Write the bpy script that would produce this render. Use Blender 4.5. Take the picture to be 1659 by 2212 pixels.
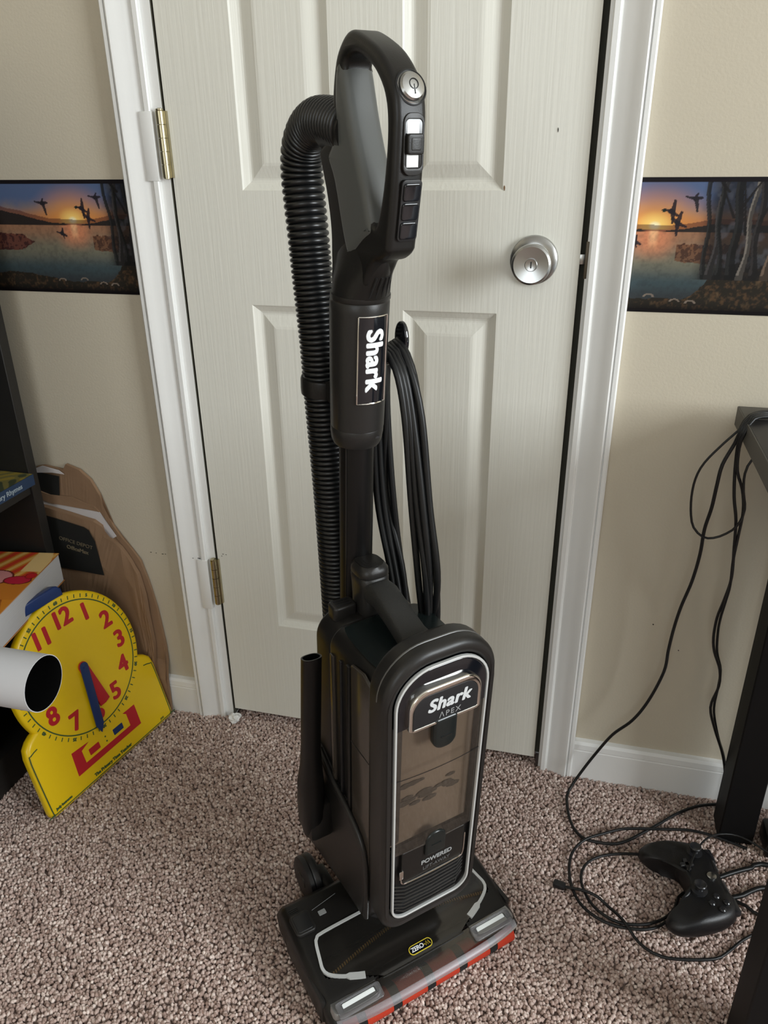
import bpy, bmesh, math, random
import numpy as np
from mathutils import Vector, Matrix

random.seed(7); rng = np.random.default_rng(7)
scene = bpy.context.scene
for o in list(bpy.data.objects): bpy.data.objects.remove(o)
COL = scene.collection

# ------------------------------------------------------------------ camera
F_PX = 1665.52
cam_data = bpy.data.cameras.new('camera'); cam = bpy.data.objects.new('camera', cam_data)
COL.objects.link(cam); scene.camera = cam
cam_data.sensor_fit = 'VERTICAL'; cam_data.sensor_height = 24.0; cam_data.sensor_width = 18.0
cam_data.lens = F_PX / 2212 * 24.0; cam_data.clip_start = 0.02
yaw, pit, rol = math.radians(14.4923), math.radians(25.1334), math.radians(-0.7313)
fw = Vector((-math.sin(yaw)*math.cos(pit), math.cos(yaw)*math.cos(pit), -math.sin(pit)))
rt = Vector((math.cos(yaw), math.sin(yaw), 0)); up = rt.cross(fw)
rt, up = rt*math.cos(rol)+up*math.sin(rol), up*math.cos(rol)-rt*math.sin(rol)
m = Matrix.Identity(4)
for i in range(3): m[i][0], m[i][1], m[i][2] = rt[i], up[i], -fw[i]
m.translation = Vector((0.6197, -1.1512, 1.0564)); cam.matrix_world = m

# ------------------------------------------------------------------ world, daylight, exposure
world = bpy.data.worlds.new('sky'); scene.world = world; world.use_nodes = True
bg = world.node_tree.nodes['Background']
bg.inputs['Color'].default_value = (0.75, 0.87, 1.0, 1); bg.inputs['Strength'].default_value = 1.2
def window_light(name, loc, rot, sx, sy, energy, col):
    ld = bpy.data.lights.new(name, 'AREA'); ld.shape = 'RECTANGLE'; ld.size = sx; ld.size_y = sy
    ld.energy = energy; ld.color = col
    o = bpy.data.objects.new(name, ld); COL.objects.link(o); o.location = loc; o.rotation_euler = rot
    return o
R_ = math.radians
window_light('window_daylight', (3.17, -1.25, 1.52), (R_(90), 0, R_(90)), 1.1, 1.25, 88, (0.915, 0.97, 1.0))
window_light('window_daylight', (0.35, -3.37, 1.52), (R_(90), 0, 0), 1.1, 1.25, 15, (0.915, 0.97, 1.0))
vs = scene.view_settings
vs.view_transform = 'Standard'; vs.look = 'None'; vs.gamma = 1.0; vs.use_curve_mapping = False
vs.exposure = 0.0

# ------------------------------------------------------------------ materials
def lin(c):
    return tuple(((x/255)/12.92 if x/255 <= .04045 else ((x/255+.055)/1.055)**2.4) for x in c)
MAT = {}
def mat(name, col=(.5,.5,.5), rough=.5, metal=0, bump=None, vary=None, coat=0, spec=.5, trans=0, sheen=0):
    if name in MAT: return MAT[name]
    M = bpy.data.materials.new(name); M.use_nodes = True; MAT[name] = M
    nt = M.node_tree; b = nt.nodes['Principled BSDF']
    b.inputs['Base Color'].default_value = (*col, 1); b.inputs['Roughness'].default_value = rough
    b.inputs['Metallic'].default_value = metal; b.inputs['Specular IOR Level'].default_value = spec
    if coat: b.inputs['Coat Weight'].default_value = coat; b.inputs['Coat Roughness'].default_value = .08
    if trans: b.inputs['Transmission Weight'].default_value = trans
    if sheen: b.inputs['Sheen Weight'].default_value = sheen
    tc = nt.nodes.new('ShaderNodeTexCoord')
    def noise(scale, stretch=(1,1,1), detail=3):
        mp = nt.nodes.new('ShaderNodeMapping'); mp.inputs['Scale'].default_value = stretch
        nt.links.new(tc.outputs['Object'], mp.inputs['Vector'])
        n = nt.nodes.new('ShaderNodeTexNoise'); n.inputs['Scale'].default_value = scale; n.inputs['Detail'].default_value = detail
        nt.links.new(mp.outputs[0], n.inputs['Vector']); return n
    if bump:
        n = noise(bump[0], bump[2] if len(bump) > 2 else (1,1,1))
        bp = nt.nodes.new('ShaderNodeBump'); bp.inputs['Strength'].default_value = bump[1]; bp.inputs['Distance'].default_value = .002
        nt.links.new(n.outputs['Fac'], bp.inputs['Height']); nt.links.new(bp.outputs[0], b.inputs['Normal'])
    if vary:
        n = noise(vary[0]); mx = nt.nodes.new('ShaderNodeMix'); mx.data_type = 'RGBA'
        mx.inputs[6].default_value = (*[c*(1-vary[1]) for c in col], 1); mx.inputs[7].default_value = (*[min(1,c*(1+vary[1])) for c in col], 1)
        nt.links.new(n.outputs['Fac'], mx.inputs[0]); nt.links.new(mx.outputs[2], b.inputs['Base Color'])
    return M
def clear_mat(name, tint, gloss=.12, opac=.0, opcol=(.1,.1,.1), rough=.03):
    """thin clear plastic: tinted see-through sheet with a glossy skin and a share of body colour"""
    if name in MAT: return MAT[name]
    M = bpy.data.materials.new(name); M.use_nodes = True; MAT[name] = M
    nt = M.node_tree; nt.nodes.clear()
    out = nt.nodes.new('ShaderNodeOutputMaterial'); t = nt.nodes.new('ShaderNodeBsdfTransparent'); t.inputs[0].default_value = (*tint, 1)
    d = nt.nodes.new('ShaderNodeBsdfDiffuse'); d.inputs[0].default_value = (*opcol, 1)
    g = nt.nodes.new('ShaderNodeBsdfGlossy'); g.inputs['Roughness'].default_value = rough
    m1 = nt.nodes.new('ShaderNodeMixShader'); m1.inputs[0].default_value = opac
    nt.links.new(t.outputs[0], m1.inputs[1]); nt.links.new(d.outputs[0], m1.inputs[2])
    lw = nt.nodes.new('ShaderNodeFresnel'); lw.inputs[0].default_value = 1.45
    ad = nt.nodes.new('ShaderNodeMath'); ad.operation = 'MULTIPLY_ADD'; ad.inputs[1].default_value = 1.0; ad.inputs[2].default_value = gloss*.3
    nt.links.new(lw.outputs[0], ad.inputs[0])
    m2 = nt.nodes.new('ShaderNodeMixShader'); nt.links.new(ad.outputs[0], m2.inputs[0])
    nt.links.new(m1.outputs[0], m2.inputs[1]); nt.links.new(g.outputs[0], m2.inputs[2]); nt.links.new(m2.outputs[0], out.inputs[0])
    return M
def print_mat(name, rough=.6):
    """flat print: colour painted per vertex by the script"""
    M = bpy.data.materials.new(name); M.use_nodes = True
    nt = M.node_tree; a = nt.nodes.new('ShaderNodeVertexColor'); a.layer_name = 'print'
    b = nt.nodes['Principled BSDF']; b.inputs['Roughness'].default_value = rough; b.inputs['Specular IOR Level'].default_value = .15
    nt.links.new(a.outputs['Color'], b.inputs['Base Color']); return M

wall_m   = mat('beige_wall_paint', (.55,.495,.39), .75, bump=(260,.15), vary=(1.5,.05))
door_m   = mat('white_door_paint', (.73,.72,.65), .42, bump=(240,.22,(1,1,.03)))
trim_m   = mat('white_trim_paint', (.80,.80,.78), .38, bump=(90,.08), vary=(6,.04))
ceil_m   = mat('ceiling_paint', (.60,.59,.56), .9)
brass_m  = mat('antique_brass', (.46,.41,.27), .30, metal=1, vary=(40,.25))
nickel_m = mat('satin_nickel', (.42,.42,.41), .26, metal=1)
darkgap  = mat('dark_key_slot', (.006,.006,.006), .6)
graph_m  = mat('graphite_plastic', (.0105,.0096,.0088), .38, spec=.33, bump=(900,.06))
graph2_m = mat('graphite_satin', (.0170,.0158,.0148), .38, spec=.38, bump=(900,.06))
insert_m = mat('grey_grip_rubber', (.088,.092,.088), .40)
black_m  = mat('black_plastic', (.010,.010,.011), .42)
blackg_m = mat('gloss_black_plastic', (.006,.007,.010), .10, coat=.4)
hose_m   = mat('black_hose_rubber', (.006,.0066,.0072), .33)
pole_m   = mat('dark_pole_plastic', (.0045,.0042,.0042), .36, spec=.28)
cord_m   = mat('black_cord_rubber', (.006,.0065,.007), .42, spec=.4)
dkgreen_m= mat('dark_gloss_cover', (.008,.012,.012), .24)
chrome_m = mat('chrome', (.80,.78,.74), .10, metal=1)
silver_m = mat('silver_trim_paint', (.60,.61,.60), .36, metal=.2)
white_m  = mat('white_print', (.80,.82,.84), .5)
grey_pr  = mat('grey_print', (.30,.31,.31), .5)
bin_in_m = mat('dust_bin_interior', (.34,.275,.215), .55, vary=(9,.2))
dust_m   = mat('grey_dust', (.10,.085,.07), .95, vary=(60,.4))
smoke_m  = clear_mat('smoky_bin_plastic', (.80,.75,.70), .10, .14, (.16,.135,.11), .05)
binside_m= mat('smoky_side_plastic', (.050,.041,.033), .16, vary=(6,.25))
hood_m   = clear_mat('smoky_hood_plastic', (.74,.70,.66), .10, .16, (.075,.068,.060), .10)
clear_m  = clear_mat('clear_bumper_plastic', (.90,.90,.92), .10, .13, (.42,.42,.45), .30)
frost_m  = clear_mat('frosted_bumper_edge', (.85,.84,.86), .06, .30, (.36,.34,.36), .35)
red_m    = mat('red_roller_felt', (.50,.035,.010), .9, bump=(600,.4))
felt_m   = mat('black_roller_felt', (.008,.008,.008), .95, bump=(600,.4))
bristle_m= mat('tan_bristle', (.62,.42,.14), .7)
lens_m   = mat('headlight_lens', (.88,.92,.92), .2, coat=.6)  # white base stands in for the window reflection on the unlit headlights
reflector_m = mat('headlight_reflector', (.30,.30,.30), .25, metal=.6)
yellow_pr= mat('yellow_print', (.75,.58,.04), .5)
yellow_m = mat('yellow_plastic', (.88,.60,.004), .36, coat=.15)
red_pr   = mat('red_print', (.52,.012,.022), .45)
green_pr = mat('dark_green_print', (.05,.10,.03), .5)
blue_m   = mat('blue_plastic', (.006,.030,.14), .32)
kraft_m  = mat('brown_kraft_paper', (.27,.165,.095), .85, bump=(35,.5), vary=(14,.12))
kraftw_m = mat('white_paper_lining', (.60,.57,.57), .85, bump=(40,.4))
kblack_m = mat('black_print_on_paper', (.010,.010,.009), .7)
ktext_m  = mat('dull_tan_print', (.19,.15,.09), .8)
shelf_m  = mat('black_brown_laminate', (.012,.011,.010), .5, vary=(20,.2))
paper_m  = mat('white_poster_paper', (.66,.66,.68), .6)
page_m   = mat('book_pages', (.46,.46,.47), .85, bump=(200,.3,(.05,.05,4)))
bookblue = mat('blue_book_cover', (.012,.035,.085), .5)
desk_m   = mat('black_desk_laminate', (.014,.013,.013), .45)
deskedge = mat('grey_desk_edge', (.055,.05,.042), .5)
metal_bl = mat('black_powder_coat', (.0025,.0025,.003), .6, spec=.25)
pad_m    = mat('black_gamepad_plastic', (.004,.004,.005), .42, bump=(700,.1))
padb_m   = mat('gamepad_button', (.02,.02,.022), .2)
carpet_base = mat('carpet_backing', (.38,.29,.26), 1.0)
fibre_m = bpy.data.materials.new('carpet_fibre'); fibre_m.use_nodes = True
nt = fibre_m.node_tree; b = nt.nodes['Principled BSDF']; b.inputs['Roughness'].default_value = .95; b.inputs['Sheen Weight'].default_value = .15
ge = nt.nodes.new('ShaderNodeNewGeometry'); cr = nt.nodes.new('ShaderNodeValToRGB')
nt.links.new(ge.outputs['Random Per Island'], cr.inputs[0]); nt.links.new(cr.outputs[0], b.inputs['Base Color'])
el = cr.color_ramp.elements
el[0].position = 0; el[0].color = (.30,.20,.16,1); el[1].position = 1; el[1].color = (.84,.71,.64,1)
e = cr.color_ramp.elements.new(.25); e.color = (.46,.33,.285,1); e = cr.color_ramp.elements.new(.75); e.color = (.62,.485,.43,1)

# ------------------------------------------------------------------ helpers
def link(o, parent=None):
    COL.objects.link(o)
    if parent is not None: o.parent = parent
    return o
def tag(o, label=None, cat=None, group=None, kind=None):
    if label: o['label'] = label
    if cat: o['category'] = cat
    if group: o['group'] = group
    if kind: o['kind'] = kind
    return o
def empty(name, loc=(0,0,0), rz=0):
    o = bpy.data.objects.new(name, None); o.location = loc; o.rotation_euler = (0,0,rz); o.empty_display_size = .05
    return link(o)
def obj(name, V, F, mt, parent=None, smooth=None, M=None):
    me = bpy.data.meshes.new(name); me.from_pydata([tuple(v) for v in V], [], F); 
    if M is not None: me.transform(M)
    me.update(); me.materials.append(mt)
    if smooth is not None:
        me.polygons.foreach_set('use_smooth', [True]*len(me.polygons))
        if smooth < 180: me.set_sharp_from_angle(angle=math.radians(smooth))
    return link(bpy.data.objects.new(name, me), parent)
def from_bm(name, bm, mt, parent=None, smooth=None, M=None):
    bmesh.ops.recalc_face_normals(bm, faces=bm.faces)
    me = bpy.data.meshes.new(name); bm.to_mesh(me); bm.free()
    if M is not None: me.transform(M)
    me.materials.append(mt)
    if smooth is not None:
        me.polygons.foreach_set('use_smooth', [True]*len(me.polygons))
        if smooth < 180: me.set_sharp_from_angle(angle=math.radians(smooth))
    return link(bpy.data.objects.new(name, me), parent)
def box(name, lo, hi, mt, parent=None, bev=0, seg=2, M=None):
    bm = bmesh.new(); bmesh.ops.create_cube(bm, size=1)
    for v in bm.verts:
        for k in range(3): v.co[k] = (lo[k]+hi[k])/2 + v.co[k]*(hi[k]-lo[k])
    if bev: bmesh.ops.bevel(bm, geom=bm.edges[:], offset=bev, segments=seg, affect='EDGES', profile=.5)
    return from_bm(name, bm, mt, parent, 40 if bev else None, M)
def cr_path(P, step):
    P = [Vector(p) for p in P]; Q = [P[0]*2-P[1]] + P + [P[-1]*2-P[-2]]; out = []
    for i in range(1, len(Q)-2):
        a, b_, c, d = Q[i-1], Q[i], Q[i+1], Q[i+2]; n = max(2, int((c-b_).length/step))
        for k in range(n):
            t = k/n
            out.append(.5*((2*b_)+(c-a)*t+(2*a-5*b_+4*c-d)*t*t+(3*b_-a-3*c+d)*t**3))
    out.append(P[-1]); return out
def tube_data(pts, rad, n=8):
    """sweep with parallel transport; rad is a number or list"""
    V, F = [], []; N = len(pts); up_ = None
    for i, p in enumerate(pts):
        t = (pts[min(i+1,N-1)]-pts[max(i-1,0)]).normalized()
        if up_ is None:
            up_ = t.cross(Vector((0,0,1)) if abs(t.z) < .9 else Vector((1,0,0))).normalized()
        up_ = (up_ - t*up_.dot(t)).normalized(); s = t.cross(up_)
        r = rad[i] if hasattr(rad, '__len__') else rad
        for k in range(n):
            a = 2*math.pi*k/n; V.append(p + (up_*math.cos(a)+s*math.sin(a))*r)
    for i in range(N-1):
        for k in range(n):
            F.append((i*n+k, i*n+(k+1)%n, (i+1)*n+(k+1)%n, (i+1)*n+k))
    F.append(tuple(range(n))[::-1]); F.append(tuple((N-1)*n+k for k in range(n)))
    return V, F
def tube(name, P, r, mt, parent=None, n=8, step=.01, smooth_path=True, M=None):
    pts = cr_path(P, step) if smooth_path else [Vector(p) for p in P]
    V, F = tube_data(pts, r, n); return obj(name, V, F, mt, parent, 50, M)
def lathe(name, prof, mt, parent=None, n=32, M=None, smooth=35):
    """prof: (radius, height) along +Z"""
    V, F = [], []
    for r, z in prof:
        for k in range(n): a = 2*math.pi*k/n; V.append((r*math.cos(a), r*math.sin(a), z))
    for i in range(len(prof)-1):
        for k in range(n): F.append((i*n+k, i*n+(k+1)%n, (i+1)*n+(k+1)%n, (i+1)*n+k))
    F.append(tuple(range(n))[::-1]); F.append(tuple((len(prof)-1)*n+k for k in range(n)))
    return obj(name, V, F, mt, parent, smooth, M)
def loft(name, rings, mt, parent=None, smooth=45, cap=True, M=None):
    n = len(rings[0]); V = [v for r in rings for v in r]; F = []
    for i in range(len(rings)-1):
        for k in range(n): F.append((i*n+k, i*n+(k+1)%n, (i+1)*n+(k+1)%n, (i+1)*n+k))
    if cap: F.append(tuple(range(n))[::-1]); F.append(tuple((len(rings)-1)*n+k for k in range(n)))
    bm = bmesh.new(); vs_ = [bm.verts.new(v) for v in V]
    for f in F: bm.faces.new([vs_[i] for i in f])
    return from_bm(name, bm, mt, parent, smooth, M)
def ell(cx, cy, z, rx, ry, n=32, p=2.0):
    out = []
    for k in range(n):
        a = 2*math.pi*k/n; c, s = math.cos(a), math.sin(a)
        out.append((cx+rx*math.copysign(abs(c)**(2/p), c), cy+ry*math.copysign(abs(s)**(2/p), s), z))
    return out
def plate(name, loops, half, bev, mt, parent=None, M=None, res=2, smooth=35):
    """flat outline(s) in local XY, thickness 2*half along Z with rounded rims; later loops are holes"""
    cu = bpy.data.curves.new(name+'_c', 'CURVE'); cu.dimensions = '2D'; cu.fill_mode = 'BOTH'
    cu.extrude = max(half-bev, 0); cu.bevel_depth = bev; cu.bevel_resolution = res; cu.offset = -bev
    for L in loops:
        s = cu.splines.new('POLY'); s.points.add(len(L)-1); s.use_cyclic_u = True
        for q, (x, y) in zip(s.points, L): q.co = (x, y, 0, 1)
    return cu_to_mesh(name, cu, mt, parent, M, smooth)
def cu_to_mesh(name, cu, mt, parent, M, smooth):
    t = bpy.data.objects.new(name+'_t', cu); COL.objects.link(t)
    dg = bpy.context.evaluated_depsgraph_get(); me = bpy.data.meshes.new_from_object(t.evaluated_get(dg))
    bpy.data.objects.remove(t); bpy.data.curves.remove(cu)
    bm = bmesh.new(); bm.from_mesh(me); bmesh.ops.remove_doubles(bm, verts=bm.verts, dist=1e-6); bm.to_mesh(me); bm.free()
    me.name = name; me.materials.clear(); me.materials.append(mt)
    if M is not None: me.transform(M)
    if smooth is not None:
        me.polygons.foreach_set('use_smooth', [True]*len(me.polygons)); me.set_sharp_from_angle(angle=math.radians(smooth))
    return link(bpy.data.objects.new(name, me), parent)
def text(name, s, size, mt, parent=None, M=None, bold=0, shear=0, ext=.0002, space=1.0, align='CENTER', sx=1.0):
    cu = bpy.data.curves.new(name+'_c', 'FONT'); cu.body = s; cu.size = size; cu.extrude = ext
    cu.shear = shear; cu.space_character = space; cu.align_x = align; cu.align_y = 'CENTER'; cu.resolution_u = 4
    S = Matrix.Diagonal((sx,1,1,1))
    o = cu_to_mesh(name, cu, mt, parent, S, None)
    if bold:      # heavier strokes: the glyphs struck again around their outline
        bm = bmesh.new(); me = o.data
        for k in range(9):
            n0_ = len(bm.verts); bm.from_mesh(me); bm.verts.ensure_lookup_table()
            d = Vector((math.cos(k*math.pi/4)*bold*1.25, math.sin(k*math.pi/4)*bold*.9, .00001*k)) if k else Vector((0,0,0))
            for v in bm.verts[n0_:]: v.co += d
        bm.to_mesh(me); bm.free()
    if M is not None: o.data.transform(M)
    return o
def frame(o, x, y, z=None):
    x = Vector(x).normalized(); y = Vector(y); y = (y - x*y.dot(x)).normalized(); z = x.cross(y)
    Mx = Matrix.Identity(4)
    for i in range(3): Mx[i][0], Mx[i][1], Mx[i][2], Mx[i][3] = x[i], y[i], z[i], o[i]
    return Mx
def rrect(x0, x1, y0, y1, r, n=6, rs=None):
    """rounded rectangle; rs = (bl, br, tr, tl) radii"""
    rs = rs or (r,)*4; out = []
    for (cx, cy, a0, q) in ((x0+rs[0], y0+rs[0], 180, rs[0]), (x1-rs[1], y0+rs[1], 270, rs[1]), (x1-rs[2], y1-rs[2], 0, rs[2]), (x0+rs[3], y1-rs[3], 90, rs[3])):
        for k in range(n+1): a = math.radians(a0+90*k/n); out.append((cx+q*math.cos(a), cy+q*math.sin(a)))
    return out
def smooth_loop(P, n=5):
    out = []; N = len(P)
    for i in range(N):
        a, b_, c, d = [Vector((*P[(i+j) % N], 0)) for j in (-1, 0, 1, 2)]
        for k in range(n):
            t = k/n; q = .5*((2*b_)+(c-a)*t+(2*a-5*b_+4*c-d)*t*t+(3*b_-a-3*c+d)*t**3); out.append((q.x, q.y))
    return out
def color_grid(name, w, h, nx, ny, paint, mt, parent, M):
    """flat printed sheet in local XY; paint(u, v) -> Nx3 linear colour"""
    xs = np.linspace(0, w, nx); ys = np.linspace(0, h, ny); X, Y = np.meshgrid(xs, ys)
    V = np.stack([X.ravel(), Y.ravel(), np.zeros(nx*ny)], 1)
    i = np.arange((nx-1)*(ny-1)); r, c = i//(nx-1), i % (nx-1); a = r*nx+c
    F = np.stack([a, a+1, a+nx+1, a+nx], 1)
    me = bpy.data.meshes.new(name); me.vertices.add(len(V)); me.vertices.foreach_set('co', V.ravel())
    me.loops.add(F.size); me.loops.foreach_set('vertex_index', F.ravel().astype(np.int32))
    me.polygons.add(len(F)); me.polygons.foreach_set('loop_start', np.arange(0, F.size, 4, dtype=np.int32))
    me.update(calc_edges=True)
    col = np.clip(paint((X/w).ravel(), (Y/h).ravel()), 0, 1)
    at = me.color_attributes.new('print', 'FLOAT_COLOR', 'POINT')
    at.data.foreach_set('color', np.concatenate([col, np.ones((len(col), 1))], 1).ravel().astype(np.float32))
    me.transform(M); me.materials.append(mt); return link(bpy.data.objects.new(name, me), parent)
def struct(o): o['kind'] = 'structure'; return o

# ================================================================== SETTING
XL, XR, YB, YF, ZC = -0.62, 3.2, 0.0, -3.4, 2.44
DW = 0.6077; JL, JR = -0.004, 0.6165      # door leaf 0..DW ; jamb faces
def multibox(name, boxes, mt):
    bm = bmesh.new()
    for lo, hi in boxes:
        r = bmesh.ops.create_cube(bm, size=1)
        for v in r['verts']:
            for k in range(3): v.co[k] = (lo[k]+hi[k])/2 + v.co[k]*(hi[k]-lo[k])
    return struct(from_bm(name, bm, mt))
struct(box('floor', (XL-.1, YF-.1, -.06), (XR+.1, .75, -.009), carpet_base))
struct(box('ceiling', (XL-.1, YF-.1, ZC), (XR+.1, .1, ZC+.05), ceil_m))
multibox('wall_back', [((XL-.1, 0, -.009), (-.022, .1, ZC)), ((.632, 0, -.009), (XR+.1, .1, ZC)), ((-.022, 0, 2.06), (.632, .1, ZC))], wall_m)
multibox('wall_closet', [((-.5, .70, -.009), (1.1, .74, ZC)), ((-.5, .1, -.009), (-.46, .70, ZC)), ((1.06, .1, -.009), (1.1, .70, ZC)), ((-.5, .1, 2.2), (1.1, .70, 2.24))], wall_m)
struct(box('wall_left', (XL-.1, YF, -.009), (XL, 0, ZC), wall_m))
def wall_with_window(name, axis, pos, a0, a1, w0, w1, z0, z1, t):
    B = []
    def mk(lo_a, hi_a, lo_z, hi_z):
        if axis == 'x': B.append(((pos, lo_a, lo_z), (pos+t, hi_a, hi_z)))
        else: B.append(((lo_a, pos-t, lo_z), (hi_a, pos, hi_z)))
    mk(a0, w0, -.009, ZC); mk(w1, a1, -.009, ZC); mk(w0, w1, -.009, z0); mk(w0, w1, z1, ZC)
    return multibox(name, B, wall_m)
wall_with_window('wall_right', 'x', XR, YF, 0, -1.8, -.7, .9, 2.15, .1)
wall_with_window('wall_front', 'y', YF, XL-.1, XR+.1, -.2, .9, .9, 2.15, .1)
def window_unit(name, axis, pos, a0, a1, z0, z1):
    root = None; mid = (a0+a1)/2; zm = (z0+z1)/2
    bars = [(a0, a0+.05, z0, z1), (a1-.05, a1, z0, z1), (a0, a1, z0, z0+.05), (a0, a1, z1-.05, z1), (a0, a1, zm-.02, zm+.02)]
    bm = bmesh.new()
    for (p, q, r, s) in bars:
        g = bmesh.ops.create_cube(bm, size=1)
        for v in g['verts']:
            c = ((p+q)/2 + v.co.x*(q-p), v.co.y*.04, (r+s)/2 + v.co.z*(s-r))
            v.co = (pos+.06+c[1], c[0], c[2]) if axis == 'x' else (c[0], pos-.06+c[1], c[2])
    root = struct(from_bm(name, bm, trim_m))
    g = clear_mat('window_glass', (.97,.98,.98), .05)
    if axis == 'x': box('pane', (pos+.055, a0+.02, z0+.02), (pos+.059, a1-.02, z1-.02), g, root)
    else: box('pane', (a0+.02, pos-.059, z0+.02), (a1-.02, pos-.055, z1-.02), g, root)
window_unit('window_1', 'x', XR, -1.8, -.7, .9, 2.15)
window_unit('window_2', 'y', YF, -.2, .9, .9, 2.15)

# ---- carpet pile (uncountable): one tuft mesh
def carpet():
    sp = .0043
    xs = np.arange(XL, 1.35, sp); ys = np.arange(-1.0, .04, sp); X, Y = np.meshgrid(xs, ys); X = X.ravel(); Y = Y.ravel()
    keep = (Y < -.001) | ((X > .003) & (X < .606)); X, Y = X[keep], Y[keep]
    N = len(X); X = X + rng.uniform(-.0025, .0025, N); Y = Y + rng.uniform(-.0025, .0025, N)
    h = rng.uniform(.0090, .0118, N) + .0010*np.sin(X*41+2*np.sin(Y*23))*np.sin(Y*37+X*11); lx, ly = rng.normal(0, .0026, N), rng.normal(0, .0026, N)
    a0 = rng.uniform(0, 6.28, N); ang = np.arange(4)*np.pi/2
    r0 = rng.uniform(.0022, .0030, N)
    V = np.zeros((N, 9, 3))
    for k in range(4):
        V[:, k, 0] = X+np.cos(a0+ang[k])*r0*.8; V[:, k, 1] = Y+np.sin(a0+ang[k])*r0*.8; V[:, k, 2] = -.009
        V[:, 4+k, 0] = X+lx*.6+np.cos(a0+.5+ang[k])*r0*1.35; V[:, 4+k, 1] = Y+ly*.6+np.sin(a0+.5+ang[k])*r0*1.35; V[:, 4+k, 2] = -.009+h*.62
    V[:, 8, 0] = X+lx; V[:, 8, 1] = Y+ly; V[:, 8, 2] = -.009+h
    T = []
    for k in range(4):
        j = (k+1) % 4; T += [(k, j, 4+j), (k, 4+j, 4+k), (4+k, 4+j, 8)]
    T = np.array(T); F = (T[None]+(np.arange(N)*9)[:, None, None]).reshape(-1, 3)
    me = bpy.data.meshes.new('carpet_pile'); me.vertices.add(N*9); me.vertices.foreach_set('co', V.ravel())
    me.loops.add(F.size); me.loops.foreach_set('vertex_index', F.ravel().astype(np.int32))
    me.polygons.add(len(F)); me.polygons.foreach_set('loop_start', np.arange(0, F.size, 3, dtype=np.int32))
    me.polygons.foreach_set('use_smooth', np.ones(len(F), dtype=bool))
    me.update(calc_edges=True); me.materials.append(fibre_m)
    o = link(bpy.data.objects.new('carpet_pile', me)); tag(o, 'speckled pinkish brown cut pile carpet covering the floor', 'carpet', kind='stuff')
carpet()

# ---- casing, jamb, stop
PROF = [(0,0),(0,.0090),(.0015,.0108),(.0080,.0112),(.0100,.0100),(.0106,.0066),(.0122,.0062),(.0140,.0072),(.0240,.0092),(.0340,.0130),(.0405,.0166),(.0450,.0178),(.0472,.0168),(.0478,.0128),(.0490,.0126),(.0496,.0160),(.0545,.0160),(.0570,.0135),(.057,0)]
def casing(name, x_in, sgn, z1=2.10):
    V, F = [], []; n = len(PROF)
    for z in (-.004, z1):
        for s, d in PROF: V.append((x_in+sgn*s, -d, z))
    for k in range(n-1): F.append((k, k+1, n+k+1, n+k))
    F.append(tuple(range(n))); F.append(tuple(range(n, 2*n)))
    bm = bmesh.new(); vv = [bm.verts.new(v) for v in V]
    for f in F: bm.faces.new([vv[i] for i in f])
    return struct(from_bm(name, bm, trim_m, None, 28))
c_l = casing('trim_1', -.019, -1); c_r = casing('trim_2', .6205, 1)
multibox('trim_3', [((-.022, -.002, -.004), (JL, .1, 2.05)), ((-.001, .037, -.004), (-.001+.010, .05, 2.05))], trim_m)      # hinge-side jamb and stop
multibox('trim_4', [((JR, -.002, -.004), (.632, .1, 2.05)), ((.606, .037, -.004), (JR, .05, 2.05))], trim_m)
multibox('trim_5', [((-.022, -.002, 2.035), (.632, .1, 2.07)), ((-.076, -.0165, 2.045), (.678, 0, 2.10))], trim_m)
for o_, x0_, x1_ in ((bpy.data.objects['trim_4'], JR-.0006, JR), (bpy.data.objects['trim_3'], JL, JL+.0006)):  # thin olive strips added to put shade into the door gaps
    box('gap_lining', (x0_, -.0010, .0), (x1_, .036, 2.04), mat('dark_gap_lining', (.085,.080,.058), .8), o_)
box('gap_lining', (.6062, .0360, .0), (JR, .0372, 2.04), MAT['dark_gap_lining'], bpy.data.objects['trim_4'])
# planed-flat patches of casing beside each hinge
for z0, z1 in ((.262, .368), (1.018, 1.112)):
    box('hinge_cutout', (-.037, -.0118, z0), (-.0170, -.0015, z1), trim_m, c_l, .0012)
def baseboard(name, x0, x1):
    P = [(0,-.008),(-.0125,-.008),(-.0125,.060),(-.0115,.062),(-.0125,.064),(-.0115,.074),(-.008,.079),(0,.081)]
    n = len(P); V = [(x, y, z) for x in (x0, x1) for y, z in P]
    F = [(k, k+1, n+k+1, n+k) for k in range(n-1)]+[tuple(range(n)), tuple(range(n, 2*n))]
    bm = bmesh.new(); vv = [bm.verts.new(v) for v in V]
    for f in F: bm.faces.new([vv[i] for i in f])
    return struct(from_bm(name, bm, trim_m, None, 25))
bb_l = baseboard('baseboard_left', XL, -.076); bb_r = baseboard('baseboard_right', .6775, XR)
struct(box('baseboard_side', (XL, YF, -.008), (XL+.0125, -.0125, .078), trim_m))

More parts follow.
